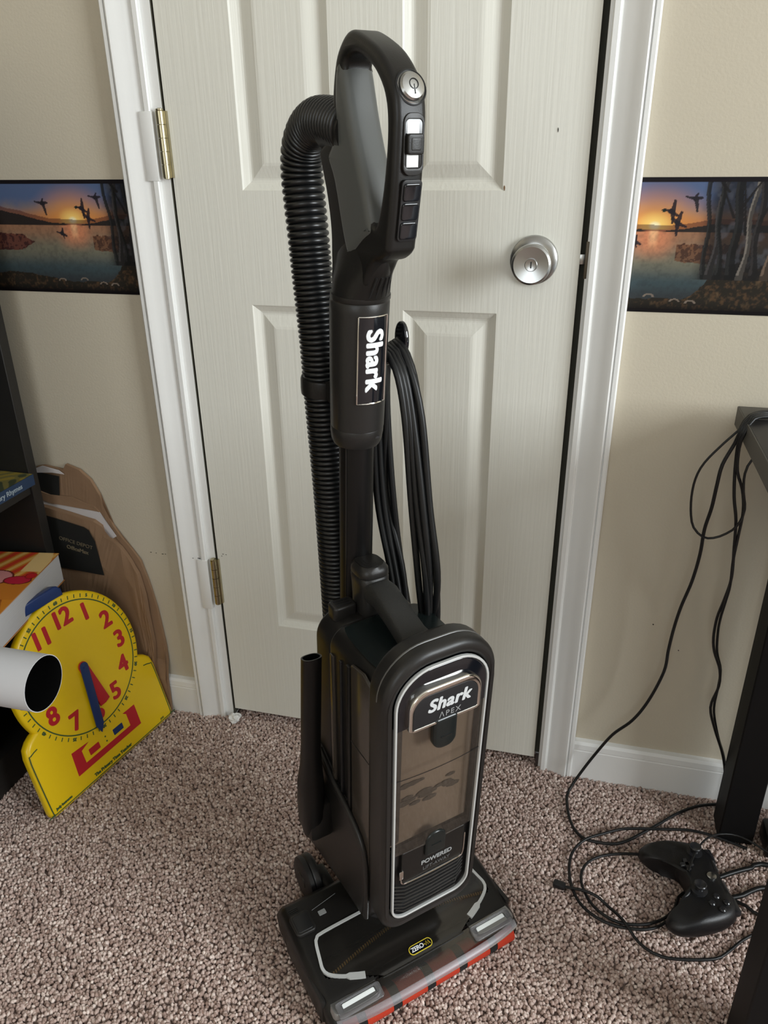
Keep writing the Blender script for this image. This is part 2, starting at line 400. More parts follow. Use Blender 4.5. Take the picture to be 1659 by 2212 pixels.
# ---- six-panel door
Z1, Z2, Z3, Z4, Z5, Z6, ZB, ZT = .2365, .8379, 1.0046, 1.585, 1.70, 1.915, .019, 2.03
PA, PB = .1115, .2522
cols = [(PA, PB), (DW-PB, DW-PA)]; rows = [(Z1, Z2), (Z3, Z4), (Z5, Z6)]
def door():
    bm = bmesh.new()
    xs = [0, PA, PB, DW-PB, DW-PA, DW]; zs = [ZB, Z1, Z2, Z3, Z4, Z5, Z6, ZT]
    vf = {}
    def vert(i, j):
        if (i, j) not in vf: vf[i, j] = bm.verts.new((xs[i], 0, zs[j]))
        return vf[i, j]
    for i in range(5):
        for j in range(7):
            if i in (1, 3) and j in (1, 3, 5): continue
            bm.faces.new([vert(i, j), vert(i+1, j), vert(i+1, j+1), vert(i, j+1)])
    back = [bm.verts.new(c) for c in ((0,.035,ZB),(DW,.035,ZB),(DW,.035,ZT),(0,.035,ZT))]
    bm.faces.new(back[::-1])
    bot = [vf[i, 0] for i in range(6)]; top = [vf[i, 7] for i in range(6)]; lef = [vf[0, j] for j in range(8)]; rig = [vf[5, j] for j in range(8)]
    bm.faces.new(bot+[back[1], back[0]]); bm.faces.new(top+[back[2], back[3]]); bm.faces.new(lef+[back[3], back[0]]); bm.faces.new(rig+[back[2], back[1]])
    d = struct(from_bm('door_1', bm, door_m))
    d['label'] = 'closed off-white six-panel closet door behind the vacuum cleaner'
    RING = [(0,0),(.0025,.0022),(.0105,.0072),(.0135,.0080),(.016,.0078),(.033,.0022),(.037,.0016)]
    for (x0, x1) in cols:
        for (z0, z1) in rows:
            rings = [[(x0+i, y, z0+i), (x1-i, y, z0+i), (x1-i, y, z1-i), (x0+i, y, z1-i)] for i, y in RING]
            V = [v for r in rings for v in r]; F = []
            for i in range(len(rings)-1):
                for k in range(4): F.append((i*4+k, i*4+(k+1)%4, (i+1)*4+(k+1)%4, (i+1)*4+k))
            F.append(tuple((len(rings)-1)*4+k for k in range(4)))
            obj('panel', V, F, door_m, d)
    return d
door_o = door()
# hinges
def hinge(z0, z1):
    n = 5; h = (z1-z0)/n; bm = bmesh.new()
    for k in range(n):
        r = bmesh.ops.create_cone(bm, cap_ends=True, segments=16, radius1=.0062, radius2=.0062, depth=h-.0008)
        for v in r['verts']: v.co = (v.co.x-.0055, v.co.y-.0075, v.co.z+z0+h*(k+.5))
    o = from_bm('hinge', bm, brass_m, door_o, 40)
    lathe('hinge_pin', [(.003, z0-.002), (.0052, z0-.001), (.0045, z0+.004), (.003, z1-.004), (.0056, z1), (.0056, z1+.0025), (.002, z1+.004)], brass_m, o, 14, Matrix.Translation((-.0055, -.0075, 0)))
    box('hinge_leaf', (-.0012, -.006, z0), (.0035, -.0004, z1), brass_m, o)
    return o
hinge(.275, .369); hinge(1.0225, 1.112); hinge(1.78, 1.87)
# knob
KX, KZ = .545, .914
Mk = frame((KX, 0, KZ), (1,0,0), (0,0,1)) @ Matrix.Rotation(math.pi, 4, 'X') @ Matrix.Identity(4)
Mk = frame((KX, 0, KZ), (1,0,0), (0,0,-1)); 
Mk = Matrix.Translation((KX, 0, KZ)) @ Matrix.Rotation(R_(90), 4, 'X')
kn = lathe('door_knob', [(.0265,.0),(.0270,.004),(.0262,.0075),(.020,.012),(.0135,.017),(.0125,.024),(.0155,.030),(.0225,.036),(.0262,.043),(.0268,.050),(.0262,.054),(.0235,.0555),(.0100,.0535),(.004,.0532)], nickel_m, door_o, 40, Mk, 30)
lathe('rose_plate', [(.0335,.0002),(.0335,.003),(.0325,.006),(.0275,.009),(.020,.0105)], nickel_m, kn, 40, Mk, 30)
lathe('key_cylinder', [(.0085,.052),(.0085,.0548),(.0078,.0556),(.0045,.0550),(.001,.0550)], nickel_m, kn, 24, Mk, 30)
box('key_slot', (-.0008, -.0042, .0551), (.0008, .0042, .0557), darkgap, kn, M=Mk)
box('strike_plate', (.6145, -.0024, .890), (.6192, .012, .940), mat('dull_bronze', (.11,.09,.065), .5, metal=.7), None, .001).parent = c_r
box('latch_bolt', (.600, .008, .908), (.6150, .018, .922), nickel_m, door_o, .001)
# small scuffs on door, casing and wall
scuff_m = mat('dark_scuff', (.02,.015,.012), .8); chip_m = mat('brown_chip', (.20,.11,.05), .8)
def scuff(parent, x, z, w, h, y=-.0003, mt=scuff_m):
    plate('scuff_mark', [smooth_loop([(-w,0),(-w*.2,h),(w,h*.3),(w*.5,-h)], 3)], .0003, 0, mt, parent, frame((x, y, z), (1,0,0), (0,0,1)), smooth=None)
wall_l = bpy.data.objects['wall_back']
for x, z, w in ((-.139,.366,.0018),(-.128,.3655,.0012),(-.1145,.3650,.0022),(-.1085,.3655,.0012)): scuff(wall_l, x, z, w, .0006)
scuff(c_l, -.0315, .3725, .0035, .0008, -.0130); scuff(c_l, -.043,.3722,.0015,.0005,-.0145)
scuff(door_o, .012, .3800, .0015, .0005); scuff(door_o, .018, .3795, .0014, .0004); scuff(door_o, .009, .3755, .0012,.0005)
scuff(door_o, .4985, 1.0075, .0010, .0035, mt=chip_m); scuff(door_o, .505, .305-.05, .0006, .0014, mt=chip_m); scuff(door_o, .565,1.078,.0006,.0028)
scuff(wall_l, .780, .3405, .0012, .0012); scuff(wall_l, .826, .296, .0010, .0011)
wad = []
bm = bmesh.new(); bmesh.ops.create_icosphere(bm, subdivisions=3, radius=.0115)
for v in bm.verts:
    n = 1+.28*math.sin(v.co.x*520+v.co.z*310)*math.sin(v.co.y*410+1.3)+.12*random.uniform(-1,1); v.co *= n; v.co.z *= .85
o = from_bm('paper_wad', bm, trim_m, None, None, Matrix.Translation((.004, -.016, .007))); tag(o, 'small crumpled white lump at the foot of the hinge-side door trim', 'paper wad')

# ---- wallpaper border print
def border_paint(u0, u1):
    def h2(x, y, s): 
        a = np.sin(x*12.9898*s+y*78.233*s)*43758.5453; return a-np.floor(a)
    def vn(x, y):
        xi, yi = np.floor(x), np.floor(y); fx, fy = x-xi, y-yi; fx = fx*fx*(3-2*fx); fy = fy*fy*(3-2*fy)
        return (h2(xi,yi,1)*(1-fx)+h2(xi+1,yi,1)*fx)*(1-fy)+(h2(xi,yi+1,1)*(1-fx)+h2(xi+1,yi+1,1)*fx)*fy
    def fbm(x, y): return .5*vn(x,y)+.3*vn(x*2.1+5,y*2.1)+.2*vn(x*4.3,y*4.3+9)
    def paint(u, v):
        # x in units of border height (0.173 m); sun at x = 0
        x = u0+(u1-u0)*u; y = v
        C = np.zeros((len(x), 3))
        def put(mask, c, a=1.0):
            mk = (np.clip(mask, 0, 1)*a)[:, None]; C[:] = C*(1-mk)+np.array(lin(c))*mk
        def sm(a, b_, t): t = np.clip((t-a)/(b_-a), 0, 1); return t*t*(3-2*t)
        n = fbm(x*9, y*9); nf = fbm(x*38, y*38)
        put(np.ones_like(x), (82,98,132)); put(sm(.86,.70,y+(n-.5)*.06), (136,118,108)); put(sm(.78,.66,y), (172,112,74))
        d = np.hypot(x*.9, (y-.655)*1.25)
        put(sm(.45,.03,d)*(y>.62), (226,150,74), .85); put(sm(.16,.02,d), (255,214,120)); put(sm(.05,.012,d), (255,244,200))
        # water
        wmask = (y < .625).astype(float)
        put(wmask, (150,110,84)); put(wmask*sm(.60,.40,y), (116,112,96)); put(wmask*sm(.42,.22,y), (62,76,80)); put(wmask*sm(.26,.10,y), (52,56,58))
        put(wmask*sm(.22,.02,np.abs(x))*sm(.36,.55,y), (222,140,100), .8); put(wmask*sm(.05,.01,np.abs(x))*sm(.45,.6,y), (244,190,140), .8)
        put(wmask*sm(.35,.8,nf), (40,40,44), .25)
        # far shore hills
        hl = np.where(x < 0, .63+.13*sm(-.08,-.95,x)-.0*x, .625+.05*sm(.05,.45,x))+.02*(n-.5)
        put(((y < hl+.03) & (y > .615)).astype(float), (92,52,44), .7); put(((y < hl-.005) & (y > .612)).astype(float)*sm(.02,.1,np.abs(x)), (44,38,36))
        # reed island on the left
        isl = (np.abs(y-.46-.02*(nf-.5)) < .075*sm(-.42,-.62,x)+.02*(n-.5)) & (x < -.42); put(isl.astype(float), (96,52,44), .9); put((isl & (nf > .5)).astype(float), (52,30,32), .8)
        put(sm(.075,.02,np.hypot(x+.97,(y-.55)*1.3)), (224,110,56), .9)
        # reed tuft right
        rd = (x > .18) & (x < .75) & (y < .50+.05*nf) & (y > .40-.10*(x-.18)+.04*(n-.5)); put(rd.astype(float), (104,62,40), .75); put((rd & (nf > .5)).astype(float), (56,38,34), .7)
        # near bank
        bank = .10+.05*(n-.3)+.09*sm(.0,-.9,x)*sm(-1.4,-.6,x)+.42*sm(.26,.66,x)*(.6+.3*n)
        bm_ = (y < bank).astype(float); put(bm_, (40,36,30)); put(bm_*sm(.5,.8,nf), (96,72,50), .6); put(bm_*sm(.62,.85,fbm(x*22+4, y*14)), (120,96,70), .35)
        put(bm_*sm(.10,.0,y), (14,12,12))
        put(bm_*sm(.55,.8,fbm(x*7+9,y*20))*sm(.95,1.2,x), (136,78,48), .6)
        # ripples, rocks
        for rx, ry in ((.22,.085),(.34,.078),(.02,.12),(-.22,.11)):
            put(((np.abs(np.hypot(x-rx,(y-ry)*1.6)-.035) < .008) & (y > ry)).astype(float), (130,116,104), .8)
        # wood on the right
        woods = sm(.30,.44,x+.05*(n-.5)); put(woods*(y > .26), (28,27,28), .88)
        put(woods*sm(.5,.75,fbm(x*12,y*12))*(y > .35), (90,92,100), .35)
        for tx, tw, ln, c in ((.40,.016,.06,(28,28,28)),(.455,.02,-.02,(40,38,38)),(.50,.016,.10,(26,26,26)),(.60,.030,.03,(24,24,24)),(.68,.018,-.02,(70,66,62)),(.75,.022,.02,(30,28,28)),(.86,.020,-.02,(66,56,48)),(.95,.014,.0,(36,32,32)),(1.03,.03,.0,(28,26,26)),(1.12,.016,.02,(92,70,54)),(1.24,.06,.0,(24,22,22)),(1.46,.07,-.02,(30,26,24)),(1.62,.05,.0,(22,20,20))):
            cx = tx+ln*(1-y)*0-(y-.4)*ln+.012*np.sin(y*13+tx*30); w = tw*(1+.5*sm(.45,.28,y))
            put(((np.abs(x-cx) < w) & (y > .26)).astype(float), c, .9)
            put(((np.abs(x-cx+w*.6) < w*.35) & (y > .30)).astype(float), tuple(min(255,int(k*1.9)) for k in c), .6)
        put(((np.abs(x-1.385-.03*np.sin(y*9)) < .022) & (y > .45) & (y < .8)).astype(float), (190,98,56), .75)
        for (bx, by, ex_, ey) in ((.50,.90,.40,1.0),(.56,.72,.46,.92),(.60,.78,.72,.98),(.75,.70,.86,.96),(1.03,.72,1.2,.86),(.66,.6,.60,.97)):
            L2 = (ex_-bx)**2+(ey-by)**2; t = np.clip(((x-bx)*(ex_-bx)+(y-by)*(ey-by))/L2, 0, 1)
            put((np.hypot(x-bx-t*(ex_-bx), y-by-t*(ey-by)) < .011*(1-.6*t)).astype(float), (28,26,26), .9)
        # flying ducks
        def seg(ax, ay, cx, cy, w):
            L2 = (cx-ax)**2+(cy-ay)**2; t = np.clip(((x-ax)*(cx-ax)+(y-ay)*(cy-ay))/L2, 0, 1)
            return (np.hypot(x-ax-t*(cx-ax), y-ay-t*(cy-ay)) < w*(1-.55*t))
        def duck(cx, cy, s, parts):
            for (a, b_, c, d_, w) in parts: put(seg(cx+a*s, cy+b_*s, cx+c*s, cy+d_*s, w*s).astype(float), (38,34,40), .95)
        A = [(.0,.0,-.5,.1,.12),(-.1,0,.35,-.25,.16),(.05,0,.1,.65,.16),(.05,-.05,.1,-.7,.15),(-.45,.1,-.62,.06,.09)]
        B = [(0,0,.5,-.2,.12),(0,0,-.35,.3,.14),(0,.05,.15,.6,.16),(0,-.1,.0,-.7,.12)]
        D = [(0,0,-.55,.12,.1),(0,0,.45,.05,.14),(.1,0,.25,-.75,.14),(0,.0,.15,.3,.12)]
        duck(.115,.76,.12,A); duck(.165,.675,.13,B); duck(.265,.85,.12,D); duck(-.30,.80,.13,D); duck(-.14,.54,.11,[(0,0,.45,-.2,.16),(0,0,-.45,.12,.1),(.05,0,.15,.4,.14),(.1,-.05,.2,-.4,.1)])
        put(((np.hypot((x-.055)*1, (y-.765)*1.0) < .012)).astype(float), (30,44,38))
        # dark rules top and bottom
        put((y > .965).astype(float), (22,18,22)); put((y < .028).astype(float), (14,10,12))
        return C
    return paint
BH = .1730
pm = print_mat('wallpaper_border_print', .62)
def border(name, x0, x1, xsun, label):
    w = x1-x0
    o = color_grid(name, w, BH, int(w/.0009), 190, border_paint((x0-xsun)/BH, (x1-xsun)/BH), pm, None, frame((x0, -.0006, .8475), (1,0,0), (0,0,1)))
    tag(o, label, 'wallpaper border')
border('wallpaper_border', XL+.001, -.0765, -.185, 'sunset lake wallpaper border strip with flying ducks beside the hinges')
border('wallpaper_border', .6785, 1.45, .701, 'sunset lake wallpaper border strip beside the door knob and above the desk')

# ================================================================== UPRIGHT VACUUM CLEANER
vac = empty('upright_vacuum', (.505, -.469, 0), R_(44.2))
tag(vac, 'dark grey upright vacuum cleaner with ribbed black hose standing before the door', 'vacuum cleaner')
th = R_(3.0)
TB = Matrix(((1,0,0,0),(0,math.cos(th),-math.sin(th),.02),(0,math.sin(th),math.cos(th),.13),(0,0,0,1)))   # canister frame
def FB(y, x=0, z=0): return TB @ frame((x, y, z), (1,0,0), (0,0,1))    # plate plane facing the front
def side(M0, x):     # plate whose local XY = (y, z), thickness along x
    return M0 @ Matrix(((0,0,1,x),(1,0,0,0),(0,1,0,0),(0,0,0,1)))
def outline(hw, zt, zb, rt_, rb_, hwb=None, n=10):
    hwb = hwb or hw; P = []
    for (sx, a0, a1, r, z, w) in ((1,-90,0,rb_,zb+rb_,hwb),(1,0,90,rt_,zt-rt_,hw),(-1,90,180,rt_,zt-rt_,hw),(-1,180,270,rb_,zb+rb_,hwb)):
        for k in range(n+1):
            a = math.radians(a0+(a1-a0)*k/n); P.append((sx*(w-r)+r*math.cos(a), z+r*math.sin(a)))
    return P
def axis_rings(P, n=32):
    """(y, z, rx, ry[, p]) rings perpendicular to a leaning axis"""
    out = []
    for q in P:
        y, z, rx, ry = q[:4]; out.append([(vx, y+vy*1.0, z+vy*.09) for vx, vy, _ in ell(0, 0, 0, rx, ry, n, q[4] if len(q) > 4 else 2)])
    return out
# ---- canister
can = plate('canister_body', [outline(.0685,.404,.015,.026,.026,.066)], .054, .004, graph_m, vac, FB(.084))
bez = plate('front_bezel', [outline(.0745,.449,.008,.058,.032,.0715), outline(.0612,.429,.031,.046,.022,.0585)], .020, .009, graph2_m, vac, FB(.014), res=4)
plate('silver_outline', [outline(.0618,.4295,.0305,.0465,.0225,.0590), outline(.0592,.4268,.0332,.0445,.0205,.0564)], .0022, .0006, silver_m, bez, FB(-.0055))
def zcut(hw_f, z0, z1, x_in=.0):
    return None
def clip_outline(L, z0, z1):
    out = []
    for i in range(len(L)):
        (x0, a), (x1, b_) = L[i], L[(i+1) % len(L)]
        def inside(z): return z0-1e-9 <= z <= z1+1e-9
        if inside(a): out.append((x0, a))
        for zc in ((z0, z1) if b_ > a else (z1, z0)):
            if (a-zc)*(b_-zc) < 0: t = (zc-a)/(b_-a); out.append((x0+(x1-x0)*t, zc))
    return out
IN = outline(.0594,.427,.033,.0445,.0206,.0566)
plate('gloss_arch', [clip_outline(IN, .353, .5)], .006, .0025, blackg_m, can, FB(-.001), res=3)
# dust bin: interior, smoky window, dust, seam, latches
binp = plate('dust_bin', [clip_outline(IN, .151, .352)], .004, 0, bin_in_m, vac, FB(.014))
V, F = [], []; nx = 17
for j, z in enumerate((.151, .352)):
    for i in range(nx):
        x = -.0592+.1184*i/(nx-1); V.append((x, -.0042-.0035*(1-(x/.06)**2), z))
F = [(i, i+1, nx+i+1, nx+i) for i in range(nx-1)]
obj('clear_window', V, F, smoke_m, binp, 60, TB)
V = [(x, y-.0006, .2765+dz) for dz in (0, .0013) for (x, y, z) in V[:nx]]
obj('seam_line', V, F, black_m, binp, 60, TB)
rd = random.Random(3)
bm = bmesh.new()
for k in range(26):
    r = bmesh.ops.create_icosphere(bm, subdivisions=1, radius=.006*rd.uniform(.4,1.2))
    cx = rd.uniform(-.045,.035); cz = .222+.55*(cx*.35)+rd.gauss(0,.006)
    if k > 20: cx = rd.uniform(-.04,-.01); cz = .247
    for v in r['verts']: v.co = (v.co.x*1.7+cx, v.co.y*.16+.0085, v.co.z*.6+cz)
tag(from_bm('dust_clump', bm, dust_m, binp, None, TB), kind='stuff')
box('inner_column', (-.0590,.003,.16), (-.044,.0105,.352), mat('bin_column_plastic', (.07,.065,.065), .4), binp, .004, M=TB)
lt = plate('latch', [rrect(-.0145,.0165,.312,.358,.008, rs=(.013,.013,.004,.004))], .006, .004, dkgreen_m, can, FB(-.0095), res=3)
box('latch_ridge', (-.006,-.0165,.330), (.009,-.0152,.3312), graph2_m, lt, M=TB)
lt = plate('latch', [rrect(-.0135,.0165,.130,.168,.008, rs=(.003,.003,.014,.014))], .0045, .0030, dkgreen_m, can, FB(-.0055), res=3)
box('latch_ridge', (-.005,-.0108,.146), (.009,-.0098,.1472), graph2_m, lt, M=TB)
# badge on the arch
bo = outline(.0475,.4055,.3530,.024,.003); bi = outline(.0425,.3970,.3555,.0195,.002)
bd = plate('name_badge', [bo, bi], .0065, .0024, chrome_m, can, FB(-.0080), res=3)
plate('badge_plate', [bi], .0050, .0005, mat('badge_black', (.012,.013,.015), .45), bd, FB(-.0085))
text('lettering', 'Shark', .0235, mat('silver_letter', (.62,.64,.65), .4), bd, FB(-.0140, .0030, .3800), bold=.0008, shear=.20, space=1.06)
text('lettering', 'ΛPEX', .0105, grey_pr, bd, FB(-.0140, .0050, .3628), bold=0, space=1.25)
# lower plate and grille
low = plate('lower_panel', [clip_outline(IN, .033, .150)], .003, .001, black_m, can, FB(.004))
plate('label_plate', [rrect(-.0455,.0475,.0945,.150,.008, rs=(.008,.008,.002,.002))], .004, .0015, graph_m, low, FB(-.0015))
tube('chrome_edge', [(-.0462,-.0058,.1205),(-.0462,-.0058,.104),(-.0445,-.0058,.097),(-.038,-.0058,.0940),(.0,-.0066,.0935),(.040,-.0058,.0940),(.0465,-.0058,.098),(.0480,-.0058,.106),(.0482,-.0058,.136)], .0011, chrome_m, low, 6, .004, M=TB)
box('chrome_tab', (-.0490,-.0068,.1050), (-.0430,-.0045,.1195), chrome_m, low, .001, M=TB)
text('lettering', 'POWERED', .0098, grey_pr, low, FB(-.0060, .006, .1170), bold=.0003)
text('lettering', 'LIFT-AWAY', .0080, mat('dim_grey_print', (.10,.10,.10), .5), low, FB(-.0060, .006, .1055), bold=.0001)
for k in range(8):
    z = .0395+k*.0067; x1 = .0525 if k > 1 else .049-.004*(2-k)
    o = tube('grille_slat', [(-.0525 if k > 0 else -.049,.0005,z+.0010),(-.040,-.0048,z),(.0,-.0062,z),(.040,-.0048,z),(x1,.0005,z+.0010)], .00135, mat('gloss_slat', (.030,.029,.028), .22), low, 6, .006, smooth_path=False, M=TB)
# sides
for s in (-1, 1):
    plate('bin_side', [[(.034,.060),(.034,.392),(.050,.398),(.078,.392),(.078,.085)]], .0022, .001, binside_m, can, side(TB, s*.0685))
    box('side_rib', (s*.0690-.0025,.082,.10), (s*.0690+.0025,.090,.385), graph_m, can, .001, M=TB)
    box('side_rib', (s*.0690-.0020,.104,.12), (s*.0690+.0020,.109,.378), black_m, can, .001, M=TB)
    box('side_rib', (s*.0690-.0020,.124,.12), (s*.0690+.0020,.133,.372), binside_m, can, .001, M=TB)
    box('side_seam', (s*.0690-.0022,.034,.2765), (s*.0690+.0022,.078,.2775), black_m, can, M=TB)
# top cover: dark glossy dished panel with rim
V, F = [], []; ny = 14; nxx = 21
for j in range(ny):
    tj = j/(ny-1)*2-1
    for i in range(nxx):
        ti = i/(nxx-1)*2-1; w = .0575*(1-.10*abs(tj)**4)
        V.append((ti*w, .083+.049*tj*(1-.05*abs(ti)**4), .4048+.0006*(1-abs(ti)**3)))
F = [(j*nxx+i, j*nxx+i+1, (j+1)*nxx+i+1, (j+1)*nxx+i) for j in range(ny-1) for i in range(nxx-1)]
obj('top_cover', V, F, dkgreen_m, can, 60, TB)
LP = [(x*.985, .012, z-.0006) for x, z in outline(.0745,.449,.008,.058,.032,.0715) if z > .385]
LP = [q for q in LP if q[0] > 0]+[q for q in LP if q[0] <= 0]
tube('bezel_lip', LP, .0016, mat('light_graphite_edge', (.12,.118,.112), .35), bez, 6, smooth_path=False, M=TB)  # lighter colour carries the highlight along the ridge
# rear spine
sp = plate('rear_spine', [outline(.066,.400,.0,.035,.02)], .022, .006, graph_m, vac, FB(.162))
plate('release_button', [rrect(-.016,.016,-.011,.011,.006)], .010, .003, graph2_m, sp, TB @ Matrix.Translation((-.036,.166,.404)))
for k in range(3): box('button_ridge', (-.046,.160+k*.005,.4138), (-.026,.1615+k*.005,.4148), black_m, sp, M=TB)
# boot (carriage) that cradles the lower canister
BT = smooth_loop([(.036,-.004),(.034,.05),(.036,.108),(.052,.137),(.088,.155),(.13,.166),(.168,.186),(.196,.180),(.222,.11),(.250,.048),(.254,-.026),(.222,-.040),(.18,-.032),(.11,-.018),(.06,-.012)], 4)
sock = loft('pole_socket', axis_rings([(.2000,.285,.0260,.0240),(.2040,.34,.0255,.0250),(.2030,.385,.0245,.0245),(.2028,.388,.0225,.0225)]), graph_m, vac)
boot = plate('boot', [BT], .0755, .010, graph_m, vac, side(TB, 0), res=3)
for s in (-1, 1):
    tube('boot_edge', [(s*.0700,.171,.184),(s*.0725,.13,.168),(s*.0735,.088,.1565),(s*.0735,.053,.1385),(s*.0735,.037,.110),(s*.0730,.0345,.05),(s*.0720,.0365,-.002)], .0038, graph2_m, boot, 8, .008, M=TB)
# ---- carry handle
post = loft('carry_post', [ell(0,.158,z,rx,ry,28,3.2) for z,rx,ry in ((.47,.020,.024),(.555,.019,.022),(.578,.020,.022),(.586,.0205,.0225),(.588,.0190,.0210),(.590,.0205,.0225),(.597,.0200,.0220),(.6025,.0165,.0185),(.6035,.008,.010))], graph2_m, vac, 50)
for k in range(3): loft('cap_ring', [ell(0,.158,.6030+.0003*k+dz,.0150-.004*k,.0165-.004*k,24,3.2) for dz in (0,.0006)], graph_m, post)
gp = [(.150,.570,1,1),(.120,.572,1.0,1),(.090,.562,1.0,.9),(.060,.551,1.05,.85),(.038,.546,1.25,.85),(.022,.545,1.5,.85)]
rings = []
for i, (y, z, kx, kz) in enumerate(gp):
    rings.append([(.0175*kx*math.copysign(abs(math.cos(a))**.6, math.cos(a)), y, z+.0150*kz*math.copysign(abs(math.sin(a))**.6, math.sin(a))) for a in [2*math.pi*k/24 for k in range(24)]])
loft('carry_grip', rings, mat('soft_black_grip', (.016,.016,.015), .6, bump=(500,.2)), vac, 60)
# ---- pole, collar, neck, handle
loft('pole', axis_rings([(.2085,.355,.0205,.0205),(.2010,.47,.0205,.0205),(.1815,.772,.0205,.0205)]), pole_m, vac)
tube('pole_seam', [(-.0185,.1925,.485),(-.0185,.1735,.75)], .0011, graph_m, bpy.data.objects['pole'], 6, .05)
col_ = loft('collar', axis_rings([(.1835,.7500,.020,.020),(.1830,.7510,.0265,.0265),(.1825,.7560,.0290,.0290),(.1815,.7650,.0303,.0303),(.1805,.7720,.0305,.0305),(.1802,.7726,.0300,.0300),(.1800,.7732,.0306,.0306),(.1740,.84,.0315,.0315),(.1675,.905,.0322,.0322),(.1665,.914,.0322,.0322),(.1662,.9155,.0312,.0312),(.1655,.9170,.0324,.0324),(.1640,.9215,.0320,.0320)]), graph2_m, vac)
box('collar_slot', (-.004,-.0006,-.0012), (.014,.0006,.0012), black_m, col_, M=Matrix.Translation((0,.1535,.762)))
# name panel wrapped on collar front
def wrap_pt(ang, z, r): # ang=0 front
    yc = .1740-(z-.84)*.1015
    return (r*math.sin(ang), yc-r*math.cos(ang), z-r*math.cos(ang)*.09)
def wrap_sheet(name, a0, a1, z0, z1, r, mt, parent, n=13):
    V = [wrap_pt(a0+(a1-a0)*i/(n-1), z, r) for z in (z0, (z0+z1)/2, z1) for i in range(n)]
    F = [(j*n+i, j*n+i+1, (j+1)*n+i+1, (j+1)*n+i) for j in range(2) for i in range(n-1)]
    return obj(name, V, F, mt, parent, 60)
A0, A1 = -.52, .56; AC = (A0+A1)/2
np_ = wrap_sheet('name_panel', A0, A1, .8085, .9035, .0328, blackg_m, col_)
bp = [wrap_pt(a, z, .0331) for a, z in [(A0+(A1-A0)*i/10, .9035) for i in range(11)]+[(A1, .9035-.095*i/8) for i in range(1,9)]+[(A1-(A1-A0)*i/10, .8085) for i in range(1,11)]+[(A0, .8085+.095*i/8) for i in range(1,9)]]
tube('panel_border', bp, .0008, chrome_m, np_, 6, smooth_path=False)
Mt = Matrix.Identity(4)
tx = text('lettering', 'Shark', .0280, white_m, np_, None, bold=.0011, space=1.06, ext=.0003)
bm = bmesh.new(); bm.from_mesh(tx.data)
for k in range(-9, 10): bmesh.ops.bisect_plane(bm, geom=bm.verts[:]+bm.edges[:]+bm.faces[:], plane_co=(0,k*.0015,0), plane_no=(0,1,0))
bm.to_mesh(tx.data); bm.free()
for v in tx.data.vertices:   # wrap: text x runs down the panel, text y runs to the viewer's right
    lx, ly, lz = v.co
    v.co = wrap_pt(AC+(ly-.0005)/.0328+.02, .8570-lx, .0331+lz)
# neck with vent slots
nk = loft('neck', axis_rings([(.1640,.9190,.0310,.0310),(.1615,.934,.0285,.0365),(.1580,.950,.0225,.0440),(.1550,.965,.0180,.0470),(.1540,.985,.0140,.0440)]), graph_m, vac)
for k in range(5):
    a = -.25+k*.24
    P = [(r*math.sin(a)*.92, yc-r2*math.cos(a), z-r2*math.cos(a)*.09) for (z, yc, r, r2) in ((.9235,.1638,.0312,.0320),(.934,.1615,.0289,.0369),(.9455,.1592,.0260,.0425))]
    tube('vent_slot', P, .0013, darkgap, nk, 6, .006)
HO = smooth_loop([(.197,.925),(.200,.95),(.199,.982),(.205,1.014),(.2165,1.047),(.2165,1.058),(.200,1.067),(.186,1.0755),(.1835,1.106),(.1750,1.133),(.1620,1.1475),(.1470,1.1545),(.1300,1.1510),(.1000,1.1375),(.0790,1.1210),(.0670,1.1045),(.0632,1.0860),(.0645,1.0650),(.0690,1.0250),(.0780,.9790),(.0815,.9690),(.0930,.9620),(.1085,.9580),(.1190,.9460),(.1360,.928)], 4)
HI = smooth_loop([(.1520,1.1330),(.1340,1.1350),(.1080,1.1240),(.0900,1.1080),(.0820,1.0920),(.0805,1.0720),(.0840,1.0460),(.0910,1.0180),(.1000,.9960),(.1060,.9920),(.1130,1.0010),(.1235,1.0300),(.1365,1.0600),(.1465,1.0850),(.1530,1.1080),(.1570,1.1240)], 4)
hd = plate('handle', [HO, HI], .0165, .0065, graph_m, vac, side(Matrix.Identity(4), 0), res=4)
GI = smooth_loop([(.1745,1.1260),(.1640,1.1340),(.1575,1.1270),(.1515,1.1080),(.1445,1.0850),(.1345,1.0590),(.1215,1.0290),(.1110,.9995),(.1060,.9840),(.1240,.9740),(.1560,.9540),(.1620,.9580),(.1720,.9820),(.1860,1.0270),(.1985,1.0500),(.1880,1.0640),(.1790,1.0760),(.1785,1.1020)], 4)
gi = plate('grip_insert', [GI], .0182, .0100, insert_m, hd, side(Matrix.Identity(4), 0), res=4)
def on_front(y, z, dy, dz, lift=.0): # frame on the handle front: local X = +x, local Y = up along bar, Z = outward
    t = Vector((0, dy, dz)).normalized(); nrm = Vector((1,0,0)).cross(t)
    return frame(Vector((.002, y, z))+nrm*lift, (1,0,0), t)
Mp = on_front(.0690,1.1045,.34,.94)
pb = lathe('power_button', [(.0135,-.003),(.0138,.0010),(.0128,.0018),(.0122,.0012),(.0120,.0035),(.0105,.0052),(.006,.0062),(.001,.0064)], nickel_m, hd, 32, Mp, 30)
lathe('button_ring', [(.0152,-.004),(.0152,.0014),(.0142,.0020),(.0136,.0012)], black_m, pb, 32, Mp)
tube('power_symbol', [(.0042*math.sin(a), .0042*math.cos(a)+.0008, .0064) for a in [R_(160+400*k/14*.9) for k in range(15)]], .0005, black_m, pb, 5, smooth_path=False, M=Mp)
box('power_symbol', (-.0004,-.0075,.0058), (.0004,.0005,.0066), black_m, pb, M=Mp)
Ms = on_front(.0642,1.0600,-.05,1.0)
